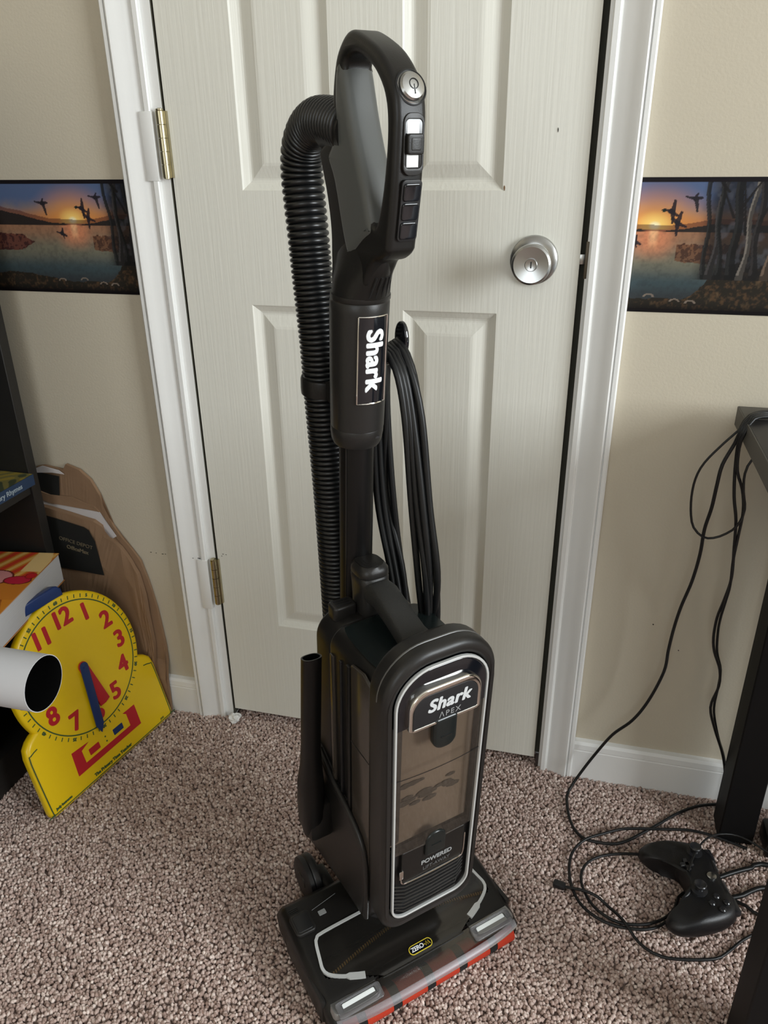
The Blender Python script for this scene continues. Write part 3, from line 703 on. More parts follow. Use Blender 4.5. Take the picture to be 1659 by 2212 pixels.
sl = plate('slider_bezel', [rrect(-.0105,.0105,-.0245,.0255,.0075), rrect(-.0085,.0085,-.0185,.0205,.004)], .0014, .0006, graph2_m, hd, Ms)
plate('slider_track', [rrect(-.0085,.0085,-.0185,.0205,.004)], .0008, 0, blackg_m, sl, Ms)
for y0, y1 in ((.0070,.0195),(-.0175,-.0065)): box('slider_window', (-.0070,y0,.0005), (.0050,y1,.0011), lens_m, sl, M=Ms)
plate('slider_knob', [rrect(-.0085,.0085,-.0085,.0085,.003)], .0034, .0012, graph_m, sl, Ms @ Matrix.Translation((0,.001,.002)))
plate('knob_inset', [rrect(-.005,.005,-.005,.005,.0015)], .0036, .0004, graph2_m, sl, Ms @ Matrix.Translation((0,.001,.0023)))
Mb = on_front(.0708,1.0060,-.20,.98)
kp = plate('key_panel', [rrect(-.0105,.0105,-.0270,.0270,.004)], .0012, .0005, black_m, hd, Mb)
for k in range(3): plate('mode_key', [rrect(-.0088,.0088,-.0078,.0078,.003)], .0022, .0010, blackg_m, kp, Mb @ Matrix.Translation((0,.0165-.0168*k,.0008)))
# ---- hose
HP = [(.175,1.076),(.197,1.0800),(.2240,1.0835),(.2500,1.0840),(.2730,1.0760),(.2900,1.0600),(.2965,1.0380),(.2945,1.0120),(.2888,.9730),(.2824,.9220),(.2717,.8482),(.2665,.7747),(.2583,.6976),(.2533,.6347),(.2483,.5333),(.2455,.46),(.2430,.40),(.2380,.352),(.2260,.318),(.2080,.298),(.190,.290)]
base = cr_path([(0, y, z) for y, z in HP], .0012)
cum = [0]
for i in range(1, len(base)): cum.append(cum[-1]+(base[i]-base[i-1]).length)
pts, rad = [], []; s = .0; tot = cum[-1]; idx = 0
def at(sv):
    import bisect
    i = min(max(bisect.bisect(cum, sv), 1), len(base)-1); t = (sv-cum[i-1])/max(cum[i]-cum[i-1], 1e-9); return base[i-1].lerp(base[i], t)
while s < tot-.01:
    pitch = .0064 if s < .10 else (.0078 if s < .22 else .0062)
    for f, r in ((0,.0210),(.10,.0226),(.28,.0240),(.5,.0244),(.72,.0240),(.90,.0226)): pts.append(at(s+f*pitch)); rad.append(r)
    s += pitch
V, F = tube_data(pts, rad, 24); obj('hose', V, F, hose_m, vac, 70)
hj = loft('hose_joint', [[(.0215*math.cos(a), y, z+.0215*math.sin(a)) for a in [2*math.pi*k/24 for k in range(24)]] for y, z in ((.168,1.072),(.205,1.0755),(.2185,1.0765))], graph_m, vac)
clip = lathe('hose_clip', [(.0245,-.010),(.0270,-.010),(.0275,-.004),(.0275,.008),(.0268,.0105),(.0245,.0105)], graph_m, vac, 28, Matrix.Translation((0,.2665,.798)) @ Matrix.Rotation(R_(5), 4, 'X'))
loft('clip_arm', [[(sx*.009, y, z+sz*h) for sx, sz in ((-1,-1),(1,-1),(1,1),(-1,1))] for y, z, h in ((.190,.795,.026),(.212,.797,.018),(.243,.798,.010))], graph_m, clip, 60)
box('hose_stop', (-.006,.196,.958), (.006,.2115,.972), graph_m, hd, .003)
# ---- cord and hooks
hk = tube('cord_hook', [(.026,.176,.842),(.040,.177,.842),(.052,.176,.844),(.0555,.174,.852)], .0060, blackg_m, vac, 12, .006)
plate('hook_paddle', [[(.0125*math.cos(R_(15*k)), .0200*math.sin(R_(15*k))) for k in range(24)]], .0030, .0022, blackg_m, hk, frame((.0565,.1740,.8640), (0,1,0), (0,0,1)), res=3)
tube('cord_hook', [(.055,.150,.468),(.078,.150,.468),(.088,.150,.462),(.089,.150,.445)], .0060, blackg_m, vac, 12, .006)
path = []; rr = random.Random(11)
for k in range(6):
    dx = .032+.0040*k; j = lambda s_: rr.uniform(-s_, s_)
    o = [0,.006,.012,-.003,.016,.004][k]
    path += [(dx+.008+j(.002),.150+j(.008),.470+j(.004)), (dx+.012,.182+j(.006),.560+j(.01)), (dx+.006,.203+j(.006),.66), (dx+.002,.206+j(.005),.78),
             (dx,.196,.838), (dx,.176,.8545+.0016*k), (dx+.002,.150-o*.2,.838), (dx+.006,.137-o*.5+j(.003),.785), (dx+.010,.128-o+j(.003),.68), (dx+.014,.117-o+j(.004),.585), (dx+.014,.112+j(.006),.500)]
path += [(.07,.150,.455)]
tube('power_cord', path, .0042, cord_m, vac, 8, .012)
# ---- side wand (crevice tool) in its holder
tl = Matrix.Translation((-.098,0,0))
sw = loft('crevice_tool', [[(vx, yc+vy, z+vy*-.35*(q)) for vx, vy, _ in ell(0,0,0,rx,ry,24,2.4)] for (yc,z,rx,ry,q) in ((.160,.205,.012,.013,0),(.158,.24,.0165,.018,0),(.154,.300,.0170,.0185,0),(.149,.335,.0135,.0150,0),(.146,.365,.0120,.0135,0),(.126,.5170,.0118,.0132,1),(.126,.5170,.0100,.0112,1),(.128,.490,.0098,.011,1))], pole_m, vac, 45, M=tl)
box('tool_holder', (-.108,.142,.20), (-.070,.190,.262), graph_m, vac, .008)
# ---- floor nozzle
def ztop(y):
    return float(np.interp(y, [-.01,.0,.010,.03,.06,.10,.15,.175,.187,.19], [.020,.030,.0375,.0455,.0525,.060,.064,.062,.052,.03]))
HYS = [.021,.026,.040,.058,.070,.106,.113]; HWS = [.060,.066,.097,.134,.134,.126,.112]
def hood_w(y): return float(np.interp(y, HYS, HWS)) if .021 <= y <= .113 else -1
def nozzle():
    nx, ny = 101, 66; xs = np.linspace(-.15, .15, nx); ys = np.linspace(.006, .188, ny); V, F = [], []
    for y in ys:
        for x in xs:
            z = ztop(y); e_ = abs(x)
            if e_ > .140: z -= .010*((e_-.140)/.010)**2
            if e_ < hood_w(y)-.004: z = .0075
            if y < .026 and e_ < .0745: z = .0075 if y > .012 else .006
            xx = x*(1+.035*math.sin(math.pi*np.clip((y+.02)/.24,0,1)))
            V.append((xx, y, z))
    for j in range(ny-1):
        for i in range(nx-1): F.append((j*nx+i, j*nx+i+1, (j+1)*nx+i+1, (j+1)*nx+i))
    rim = [i for i in range(nx)]+[j*nx+nx-1 for j in range(1, ny)]+[(ny-1)*nx+i for i in range(nx-2, -1, -1)]+[j*nx for j in range(ny-2, 0, -1)]
    b0 = len(V)
    for r in rim: V.append((V[r][0]*.985, V[r][1], .003))
    n = len(rim)
    for k in range(n): F.append((rim[k], b0+k, b0+(k+1) % n, rim[(k+1) % n]))
    F.append(tuple(b0+k for k in range(n)))
    bm = bmesh.new(); vv = [bm.verts.new(v) for v in V]
    for f in F: bm.faces.new([vv[i] for i in f])
    return from_bm('floor_nozzle', bm, graph_m, vac, 50)
noz = nozzle()
V, F = [], []; n = 21; ysr = np.linspace(.021, .113, 24)
for y in ysr:
    w = hood_w(y)
    for i in range(n): V.append((-w+2*w*i/(n-1), y, ztop(y)+.0012))
F = [(j*n+i, j*n+i+1, (j+1)*n+i+1, (j+1)*n+i) for j in range(len(ysr)-1) for i in range(n-1)]
hood = obj('hood_window', V, F, hood_m, noz, 60)
for s in (-1, 1):
    P = [(s*x, y, ztop(y)+.0022) for x, y in ((.040,.1135),(.112,.1120),(.1235,.1085),(.1280,.1010),(.1325,.080),(.1345,.068),(.1310,.0590),(.1180,.0500),(.0980,.0410),(.0860,.0365))]
    rows_ = cr_path(P, .004); V, F = [], []
    for i, q in enumerate(rows_):
        t = (rows_[min(i+1, len(rows_)-1)]-rows_[max(i-1, 0)]).normalized(); nn = Vector((-t.y, t.x, 0)).normalized(); w = .0021+(.0022 if i > len(rows_)*.86 else 0)
        V += [q+nn*w+Vector((0,0,0)), q-nn*w, q-nn*w-Vector((0,0,.003)), q+nn*w-Vector((0,0,.003))]
    for i in range(len(rows_)-1):
        for k in range(4): F.append((i*4+k, i*4+(k+1) % 4, i*4+4+(k+1) % 4, i*4+4+k))
    F += [(0,1,2,3), tuple(len(V)-4+k for k in range(4))]
    obj('silver_line', V, F, silver_m, noz)
    # headlight pod
    hl = loft('headlight', [[(s*(.0745 if i in (0,3) else .147), y, z) for i, (y, z) in enumerate(((.004+o, zz), (.004+o, zz), (.034-o*.3, zz+.016+h), (.034-o*.3, zz+.016+h)))] for o, zz, h in ((0,.012,.0),(0,.026,.012-.0),(.006,.0355,-.0035))] if False else [ell(s*.111,.020,z,rx,ry,28,4) for z, rx, ry in ((.008,.0370,.0160),(.030,.0370,.0165),(.0400,.0360,.0155),(.0440,.0335,.0130))], reflector_m, noz, 40)
    Mh = Matrix.Translation((s*.108,.014,.0432)) @ Matrix.Rotation(R_(18), 4, 'X')
    plate('headlight_lamp', [rrect(-.024,.024,-.0048,.0048,.002)], .0012, .0005, lens_m, hl, Mh)
    plate('headlight_cover', [rrect(-.033,.033,-.012,.0085,.004), rrect(-.025,.025,-.0055,.0055,.002)], .0016, .0010, clear_m, hl, Mh @ Matrix.Translation((0,0,.0010)))
    # end cap seams, pedals
    box('end_cap', (s*.1515-.004,.030,.006), (s*.1515+.004,.150,.048), graph2_m, noz, .004)
pd = plate('pedal', [rrect(-.015,.015,-.017,.017,.006)], .0035, .002, graph2_m, noz, Matrix.Translation((-.132,.137,.0640)) @ Matrix.Rotation(R_(3), 4, 'X'))
plate('pedal_inset', [rrect(-.0115,.0115,-.0135,.0135,.004)], .0036, .001, black_m, pd, Matrix.Translation((-.132,.137,.0645)) @ Matrix.Rotation(R_(3), 4, 'X'))
plate('indicator_label', [rrect(-.0055,.0055,-.004,.004,.001)], .0004, 0, grey_pr, noz, Matrix.Translation((-.100,.1400,.0640)))
for k in range(3): box('raised_mark', (-.142,.160+k*.0025,.0630), (-.128,.1612+k*.0025,.0638), graph2_m, noz)
tube('deck_seam', [(-.112,.150,.0643),(-.070,.158,.0645)], .0006, graph2_m, noz, 5, .05)
# brush roll inside the hood
br = lathe('brush_roll', [(.008,-.130),(.0205,-.128),(.0205,.128),(.008,.130)], graph2_m, noz, 24, Matrix.Translation((0,.070,.0300)) @ Matrix.Rotation(R_(90), 4, 'Y'))
bm = bmesh.new()
for k in range(34):
    for s in (-1, 1):
        x = s*(.004+.122*k/33); a = R_(122-70*(1-k/33))
        M0 = Matrix.Translation((x,.070,.0300)) @ Matrix.Rotation(a-R_(90), 4, 'X')
        r = bmesh.ops.create_cube(bm, size=1)
        for v in r['verts']: v.co = M0 @ Vector((v.co.x*.0016, v.co.y*.0040, .0212+v.co.z*.005))
tag(from_bm('bristle_row', bm, bristle_m, br), kind='stuff')
# soft front roller: red felt with black bands, and the clear bumper
edges_ = [-.138,-.118,-.106,-.066,-.053,-.012,.001,.041,.054,.094,.107,.138]
sr = lathe('roller_core', [(.004,-.141),(.0135,-.140),(.0135,.140),(.004,.141)], felt_m, noz, 20, Matrix.Translation((0,.0105,.0165)) @ Matrix.Rotation(R_(90), 4, 'Y'))
for k in range(len(edges_)-1):
    a, b_ = edges_[k], edges_[k+1]
    lathe('roller_felt', [(.012,a),(.0168,a+.0003),(.0168,b_-.0003),(.012,b_)], red_m if k % 2 == 0 else felt_m, sr, 24, Matrix.Translation((0,.0105,.0165)) @ Matrix.Rotation(R_(90), 4, 'Y'))
def strip(name, A, mt, parent, off=.0014):
    V, F = [], []; n = 25
    for L in (A, [(y+off*.6, z-off) for y, z in A]):
        for y, z in L:
            for i in range(n): x = -.145+.29*i/(n-1); V.append((x, y+.008*(x/.145)**4, z))
    for q in range(2):
        for j in range(len(A)-1):
            for i in range(n-1): b0 = q*len(A)*n; F.append((b0+j*n+i, b0+j*n+i+1, b0+(j+1)*n+i+1, b0+(j+1)*n+i))
    return obj(name, V, F, mt, parent, 60)
strip('clear_bumper', [(.024,.0445),(.013,.0412),(.004,.0392),(-.0020,.0368)], hood_m, noz)
strip('bumper_edge', [(-.0015,.0372),(-.0060,.0345),(-.0090,.0312),(-.0096,.0292)], frost_m, noz)
tube('hood_lip', [(-.066,.0225,.0448),(0,.0215,.0448),(.066,.0225,.0448)], .0010, graph2_m, noz, 6, .02)
zm = plate('brand_tag', [rrect(-.0185,.0185,-.0062,.0062,.0060), rrect(-.0175,.0175,-.0052,.0052,.0050)], .0005, 0, yellow_pr, noz, Matrix.Translation((0,.0330,ztop(.033)+.0020)) @ Matrix.Rotation(R_(14), 4, 'X'))
Mz = Matrix.Translation((0,.0330,ztop(.033)+.0022)) @ Matrix.Rotation(R_(14), 4, 'X')
plate('tag_ground', [rrect(-.0175,.0175,-.0052,.0052,.0050)], .0003, 0, blackg_m, zm, Mz)
text('lettering', 'ZERO', .0082, white_m, zm, Mz @ Matrix.Translation((-.0050,0,.0004)), bold=.0002, space=.9)
tube('lettering', [(.0050,-.0006,.0006),(.0066,.0004,.0006),(.0082,-.0026,.0006),(.0098,.0028,.0006),(.0114,-.0026,.0006),(.0130,.0028,.0006),(.0146,-.0026,.0006)], .0006, yellow_pr, zm, 5, smooth_path=False, M=Mz)
# rear wheels and neck joint
for s in (-1, 1):
    Mw = Matrix.Translation((s*.083,.225,.037)) @ Matrix.Rotation(R_(90), 4, 'Y')
    wh = lathe('rear_wheel', [(.010,-.012),(.030,-.012),(.0345,-.009),(.0352,-.003),(.0340,-.001),(.0352,.001),(.0352,.008),(.0330,.011),(.026,.012),(.024,.010),(.010,.011)], black_m, noz, 36, Mw)
    lathe('wheel_hub', [(.002,-.0135),(.012,-.0132),(.014,-.011),(.014,.0125),(.002,.013)], graph2_m, wh, 24, Mw)
    box('wheel_arm', (s*.066-.008,.16,.030), (s*.066+.008,.225,.056), graph_m, noz, .004)
loft('swivel_joint', [ell(0,y,z,rx,ry,28,3) for y,z,rx,ry in ((.130,.050,.050,.045),(.135,.085,.046,.040),(.145,.120,.050,.050),(.150,.150,.052,.055))], black_m, vac, 50)

# ================================================================== LEFT SIDE: bookshelf, books, bags, clock, tube
SX = -.31      # front plane of the bookcase
bk = empty('bookcase', (-.46, -.42, 0)); tag(bk, 'black brown open bookcase against the left wall beside paper bags', 'bookcase')
def bpart(name, lo, hi, mt=shelf_m):
    o = box(name, lo, hi, mt, bk, .0008, 1, Matrix.Translation((.46,.42,0))); return o
bpart('side_panel', (XL+.004,-.0757,-.001), (SX,-.0540,1.22)); bpart('side_panel', (XL+.004,-.820,-.001), (SX,-.7985,1.22))
bpart('back_panel', (XL+.004,-.7985,.06), (XL+.012,-.0757,1.2))
for z0, z1 in ((.06,.08),(.308,.330),(.503,.525),(.78,.80),(1.20,1.22)): bpart('shelf', (XL+.012,-.7985,z0), (SX-.004,-.0757,z1))
bpart('plinth', (XL+.03,-.7985,-.001), (SX-.01,-.0757,.06))
# children's board book on the lower shelf
def cover_a(u, v):
    C = np.tile(np.array(lin((196,120,44))), (len(u), 1))
    def put(mask, c, a=1.):
        k = (np.clip(mask,0,1)*a)[:,None]; C[:] = C*(1-k)+np.array(lin(c))*k
    st = np.sin((u*1.0-v*.55)*38); put((st > .35) & (v > .62), (196,64,40)); put((st < -.6) & (v > .62), (214,170,96))
    put((u > .80) & (v > .70) & (u+v*.4 < 1.35), (222,190,130))
    def blob(cx, cy, rx, ry, c, edge=(96,34,24)):
        d = np.hypot((u-cx)/rx, (v-cy)/ry); put(d < 1.12, edge); put(d < 1.0, c)
    blob(.62,.60,.16,.10,(206,140,138)); blob(.40,.58,.10,.09,(150,104,92)); blob(.42,.42,.10,.09,(128,100,92)); blob(.86,.57,.12,.055,(184,40,62)); blob(.95,.64,.05,.04,(190,40,44))
    blob(.60,.38,.17,.09,(214,200,84)); blob(.60,.37,.05,.03,(180,160,60)); blob(.12,.5,.12,.1,(190,120,110))
    put((v < .30), (206,130,44)); put((np.abs(np.sin(u*9+v*5)) < .12) & (v < .3), (150,80,30))
    return C
def book(name, corner, ang, dx, dy, z0, z1, cover_mt, page, paint, label, spine=None):
    """corner = far corner at the outer face; dx = into the shelf (-X), dy = towards camera (-Y)"""
    Mx = Matrix.Translation((corner[0], corner[1], 0)) @ Matrix.Rotation(ang, 4, 'Z')
    root = empty(name, (0,0,0)); root.matrix_world = Mx @ Matrix.Translation((-dx/2,-dy/2,z0)); Li = Matrix.Translation((dx/2,dy/2,-z0))
    tag(root, label, 'book', 'books on the bookcase')
    box('page_block', (-dx+.002,-dy+.002,z0+.0018), (-.001,-.002,z1-.0018), page, root, .0006, 1, Li)
    box('back_cover', (-dx,-dy,z0), (0,0,z0+.0018), cover_mt, root, .0005, 1, Li)
    box('front_cover', (-dx,-dy,z1-.0018), (0,0,z1), cover_mt, root, .0005, 1, Li)
    color_grid('cover_print', dx-.001, dy-.001, 150, 170, paint, print_mat(name+'_print', .5), root, Li @ Matrix.Translation((-dx+.0005,-dy+.0005,z1+.0003)))
    if spine: box('spine', (-.0012,-dy,z0), (.0003,0,z1), cover_mt, root, .0003, 1, Li)
    return root, Li
orange_c = mat('orange_book_cover', (.42,.17,.04), .5)
book('board_book', (-.2795,-.0790), R_(9.5), .19, .235, .3302, .3880, orange_c, page_m, cover_a, 'thick orange children\'s board book behind the yellow clock')
def cover_b(u, v):
    C = np.tile(np.array(lin((120,112,66))), (len(u), 1))
    n = np.sin(u*23+np.sin(v*17)*2)*np.sin(v*29+np.sin(u*13)*2)
    C[n > .3] = lin((70,76,56)); C[n < -.45] = lin((150,132,60)); C[(np.hypot((u-.45),(v-.6)*1.2) < .09)] = lin((128,72,32)); C[(np.hypot((u-.75),(v-.35)*1.2) < .07)] = lin((98,108,112))
    return C
rb, Li = book('story_book', (-.2975,-.0800), R_(-1.0), .17, .24, .5252, .5450, bookblue, page_m, cover_b, 'blue-spined picture book on the upper visible shelf', spine=True)
text('spine_lettering', 'Nursery Rhymes', .0125, mat('pale_spine_print', (.30,.36,.40), .6), rb, Li @ frame((.0006,-.075,.5350), (0,1,0), (0,0,1)), bold=.0002)
# rolled poster tube
o = lathe('poster_tube', [(.0400,-.50),(.0412,-.50),(.0412,0),(.0400,0),(.0398,-.02),(.0398,-.48)], paper_m, None, 40, Matrix.Translation((-.079,-.405,.3716)) @ Matrix.Rotation(R_(90), 4, 'Y'))
o.data.polygons.foreach_get  # open tube: drop the caps
bm = bmesh.new(); bm.from_mesh(o.data)
bmesh.ops.delete(bm, geom=[f for f in bm.faces if len(f.verts) > 4], context='FACES'); bm.to_mesh(o.data); bm.free()
o.data.materials.append(mat('dark_tube_inside', (.0025,.0025,.0025), .9, spec=.1))
for p in o.data.polygons:
    c = p.center; r = math.hypot(c.y+.405, c.z-.3716)
    if r < .0402: p.material_index = 1
tag(o, 'white rolled poster tube with black inside jutting from the shelf over the clock', 'paper tube')
o = lathe('storage_pot', [(.052,.0805),(.062,.082),(.068,.13),(.070,.190),(.072,.193),(.070,.199),(.064,.197),(.060,.10)], black_m, None, 36, Matrix.Translation((-.386,-.306,.0)))
tag(o, 'black round pot on the bottom shelf behind the yellow clock', 'pot')
# ---- paper bags between bookcase and door trim
def sheet(name, pts, y0, depth, mt, parent, amp=.004, seed=1, tilt=0):
    """crumpled bag body: outline in XZ, thick in Y, with creases"""
    bm = bmesh.new(); f = bm.faces.new([bm.verts.new((x, 0, z)) for x, z in pts])
    bmesh.ops.triangulate(bm, faces=[f]); bmesh.ops.subdivide_edges(bm, edges=bm.edges[:], cuts=5, use_grid_fill=True)
    bmesh.ops.triangulate(bm, faces=bm.faces[:])
    g = bmesh.ops.extrude_face_region(bm, geom=bm.faces[:]); nv = [v for v in g['geom'] if isinstance(v, bmesh.types.BMVert)]
    for v in nv: v.co.y -= depth
    for v in bm.verts:
        x, z = v.co.x*60+seed, v.co.z*60; w = math.sin(x*.7+z*.45)+.6*math.sin(x*1.3-z*.9+2)+.4*math.sin(z*2.1+x*.2)
        v.co.y += y0+amp*w*(.5 if v.co.y > -depth*.5 else 1)*.5
        if name == 'bag_body': v.co.y -= .0140*min(1, max(0, (.125-v.co.z)/.04))      # bulges out over the baseboard
        v.co.y = min(v.co.y, -.0015)
    return from_bm(name, bm, mt, parent, None)
bagA = [(-.345,.0115),(-.345,.5291),(-.3287,.5324),(-.2895,.5269),(-.2811,.5388),(-.2537,.5301),(-.234,.5119),(-.2208,.4839),(-.2200,.4448),(-.2043,.4212),(-.1861,.3902),(-.1572,.3504),(-.1474,.3074),(-.1377,.2455),(-.1313,.157),(-.131,.05),(-.133,.003)]
r1 = empty('paper_bag', (-.24,-.012,0)); tag(r1, 'crumpled brown paper bag flat against the wall, rear of the two', 'paper bag', 'brown paper bags')
def rel(o, r):
    sh = Vector((-.013,0,-.010)) if r.name == 'paper_bag.001' else Vector((-.003,0,-.002))
    o.location = sh-Vector(r.location); return o
rel(sheet('bag_body', bagA, -.002, .006, kraft_m, r1, .002, 1), r1)
rel(obj('printed_panel', [(-.345,-.0110,.52),(-.2975,-.0110,.5146),(-.3055,-.0110,.4708),(-.345,-.0110,.4733)], [(0,1,2,3)], kblack_m, r1), r1)
rel(sheet('torn_rim', [(-.345,.527),(-.3287,.5335),(-.2950,.5275),(-.2850,.5200),(-.31,.5215),(-.345,.518)], -.0110, .001, kraftw_m, r1, .001, 4), r1)
bagB = [(-.345,.0115),(-.345,.462),(-.3161,.4590),(-.2767,.4510),(-.2260,.4400),(-.2120,.4300),(-.2090,.4080),(-.1960,.4030),(-.1780,.3880),(-.1600,.3560),(-.1500,.3350),(-.1430,.2865),(-.1400,.1751),(-.150,.09),(-.165,.0115)]
r2 = empty('paper_bag', (-.24,-.016,0)); tag(r2, 'crumpled brown paper bag with printed black panel, in front of the other', 'paper bag', 'brown paper bags')
rel(sheet('bag_body', bagB, -.0105, .010, kraft_m, r2, .003, 6), r2)
rel(sheet('white_lining', [(-.345,.474),(-.3152,.4664),(-.2846,.4620),(-.2150,.4560),(-.2063,.4357),(-.1880,.4080),(-.2157,.39),(-.345,.43)], -.0095, .001, kraftw_m, r2, .001, 3), r2)
rel(sheet('folded_flap', [(-.345,.492),(-.3150,.4830),(-.2700,.4820),(-.2250,.4660),(-.2150,.4560),(-.25,.4600),(-.3152,.4650),(-.345,.474)], -.0090, .003, kraft_m, r2, .002, 8), r2)
rel(obj('printed_panel', [(-.345,-.0240,.4480),(-.3063,-.0240,.4407),(-.2450,-.0240,.4275),(-.2361,-.0240,.4220),(-.2270,-.0240,.3985),(-.2208,-.0240,.3259),(-.2915,-.0240,.3303),(-.345,-.0240,.3340)], [(0,1,2,3,4,5,6,7)], kblack_m, r2), r2)
ang = math.atan2(-.015, .0747)
rel(text('lettering', 'OFFICE DEPOT', .0108, ktext_m, r2, frame((-.2700,-.0246,.3915), (math.cos(ang),0,math.sin(ang)), (0,0,1)), sx=1.0), r2)
rel(text('lettering', 'OfficeMax', .0112, ktext_m, r2, frame((-.2690,-.0246,.3768), (math.cos(ang),0,math.sin(ang)), (0,0,1)), bold=.0003), r2)

# ---- yellow teaching clock
ck = empty('teaching_clock', (0,0,0)); tag(ck, 'yellow plastic teaching clock with red numerals leaning on the bookcase', 'clock')
az, tl_ = .2146, .2413
u_ = Vector((math.sin(az), math.cos(az), 0)); n0 = Vector((math.cos(az), -math.sin(az), 0)); v_ = -math.sin(tl_)*n0+math.cos(tl_)*Vector((0,0,1))
CK = frame((-.1964+.0015,-.3416,.002), u_, v_); ck.matrix_world = CK
UC, VC = .1645, .2140; RO = .1385
P = []
bw0, bw1 = .006, .322
P += [(bw0+.010, 0), (bw1-.010, 0), (bw1-.002, .004), (bw1, .012), (bw1-.002, .125), (bw1-.006, .142), (bw1-.016, .152), (bw1-.026, .1575)]
a0 = math.atan2(.1575-VC, bw1-.026-UC)
for k in range(0, 49):
    a = a0+(math.pi-2*a0)*k/48; P.append((UC+RO*math.cos(a), VC+RO*math.sin(a)))
P += [(bw0+.026, .1575), (bw0+.016, .152), (bw0+.006, .142), (bw0+.002, .125), (bw0, .012), (bw0+.002, .004)]
PF = [((x-UC)*.955+UC, (y-.16)*.962+.162-.004) for x, y in P]
body = plate('clock_body', [P], .0105, .0080, yellow_m, ck, Matrix.Translation((0,0,-.0105)), res=4)
ring = lambda r, w: [[(UC+(r+s)*math.cos(2*math.pi*k/96), VC+(r+s)*math.sin(2*math.pi*k/96)) for k in range(96)] for s in (w, -w)]
plate('minute_ring', ring(.1225,.0011), .0004, 0, green_pr, body, Matrix.Translation((0,0,.0001)), smooth=None)
for k in range(60):
    a = math.pi/2-2*math.pi*k/60
    Mk_ = Matrix.Translation((UC+.1295*math.cos(a), VC+.1295*math.sin(a), .0002)) @ Matrix.Rotation(a-math.pi/2, 4, 'Z')
    if k % 5: box('minute_tick', (-.0009,-.0034,-.0002), (.0009,.0034,.0002), green_pr, body, M=Mk_)
    else: text('minute_numeral', str(k) if k else '60', .0080, green_pr, body, Mk_, bold=.0005, ext=.0002)
for h in range(1, 13):
    a = math.pi/2-2*math.pi*h/12; r = .0985
    text('hour_numeral', str(h), .0460, red_pr, body, Matrix.Translation((UC+r*math.cos(a), VC+r*math.sin(a), .0003)), bold=.0015, ext=.0003, space=.92)
tube('base_line', [(.030,.1340,.0002),(.0150,.1300,.0002),(.0105,.1180,.0002),(.0105,.0160,.0002),(.0130,.0080,.0002),(.0200,.0070,.0002),(.305,.0070,.0002),(.3125,.0085,.0002),(.3150,.0160,.0002),(.3130,.1180,.0002),(.3085,.1300,.0002),(.2920,.1350,.0002)], .0010, green_pr, body, 5, .006)
US = [(.0815,.0360),(.2400,.0360),(.2420,.0800),(.2160,.0790),(.2180,.0500),(.1030,.0490),(.1050,.0760),(.1180,.0785),(.0830,.0830)]
plate('digital_frame', [[(.080,.0360),(.2395,.0360),(.2395,.0795),(.2090,.0795),(.2160,.0740),(.2160,.0480),(.1030,.0480),(.1030,.0740),(.1220,.0800),(.0830,.0830)]], .0004, 0, red_pr, body, Matrix.Translation((0,0,.0002)), smooth=None)
plate('hour_box', [rrect(.1163,.1405,.0540,.0665,.001)], .0004, 0, red_pr, body, Matrix.Translation((0,0,.0002)), smooth=None)
plate('minute_box', [rrect(.1762,.2002,.0540,.0660,.001)], .0004, 0, blue_m, body, Matrix.Translation((0,0,.0002)), smooth=None)
for vz in (.0655,.0557): lathe('colon_dot', [(.0016,-.0002),(.0016,.0004)], green_pr, body, 12, Matrix.Translation((.1573, vz, 0)))
text('lettering', 'The Primary Time Teacher', .0086, green_pr, body, Matrix.Translation((.156,.0145,.0003)), bold=.00045)
text('lettering', 'Judy Instructo', .0062, green_pr, body, Matrix.Translation((.036,.0145,.0003)), bold=.0005)
text('lettering', 'J502', .0055, green_pr, body, Matrix.Translation((.290,.0120,.0003)), bold=.0001)
lathe('hub_pin', [(.0050,0),(.0050,.0060),(.0035,.0070),(.001,.0072)], blue_m, ck, 20, Matrix.Translation((UC+.003,VC-.002,0)))
def hand(name, tip, w0, w1, z, mt, head):
    o_ = Vector((UC+.003, VC-.002)); d = Vector(tip)-o_; L = d.length; a = math.atan2(d.y, d.x)
    L2 = [(w0*math.cos(R_(90+180*k/10)), w0*math.sin(R_(90+180*k/10))) for k in range(11)]+[(L-head, -w1), (L, 0), (L-head, w1)]
    plate(name, [L2], .0014, .0006, mt, ck, Matrix.Translation((o_.x, o_.y, z)) @ Matrix.Rotation(a, 4, 'Z'))
hand('hour_hand', (.1835,.1240), .0095, .0120, .0022, red_pr, .002)
hand('minute_hand', (.1520,.0800), .0085, .0085, .0050, blue_m, .016)
plate('top_handle', [[(.106,.3490),(.188,.3490),(.188,.3620),(.182,.3690),(.175,.3715),(.106,.3690)]], .0085, .0035, blue_m, ck, Matrix.Translation((0,0,-.0100)))

# ================================================================== RIGHT SIDE: desk, cables, gamepad
dk = empty('desk', (1.15,-.26,0)); tag(dk, 'black desk with a grey edge and square black metal legs', 'desk')
Ld = Matrix.Translation((-1.15,.26,0))
top = box('desk_top', (.8415,-.50,.7020), (2.20,-.030,.7280), desk_m, dk, .001, 1, Ld)  # unseen right end lengthened to block window light from the lower wall
box('edge_band', (.8398,-.50,.7020), (.8416,-.030,.7285), deskedge, top, .0003, 1, Ld)
box('top_strip', (.8415,-.085,.7281), (2.20,-.0301,.7287), deskedge, top, M=Ld)  # grey strip puts the reflection along the back into colour
for x0 in (.9215, 2.11):
    for y0 in (-.1050, -.478):
        box('leg', (x0-(.0295 if y0 < -.2 and x0 < 1 else 0), y0, -.001), (x0+.054, y0+.055, .702), metal_bl, dk, .002, 1, Ld)
    box('top_rail', (x0+.006,-.425,.660), (x0+.046,-.100,.701), metal_bl, dk, .002, 1, Ld)
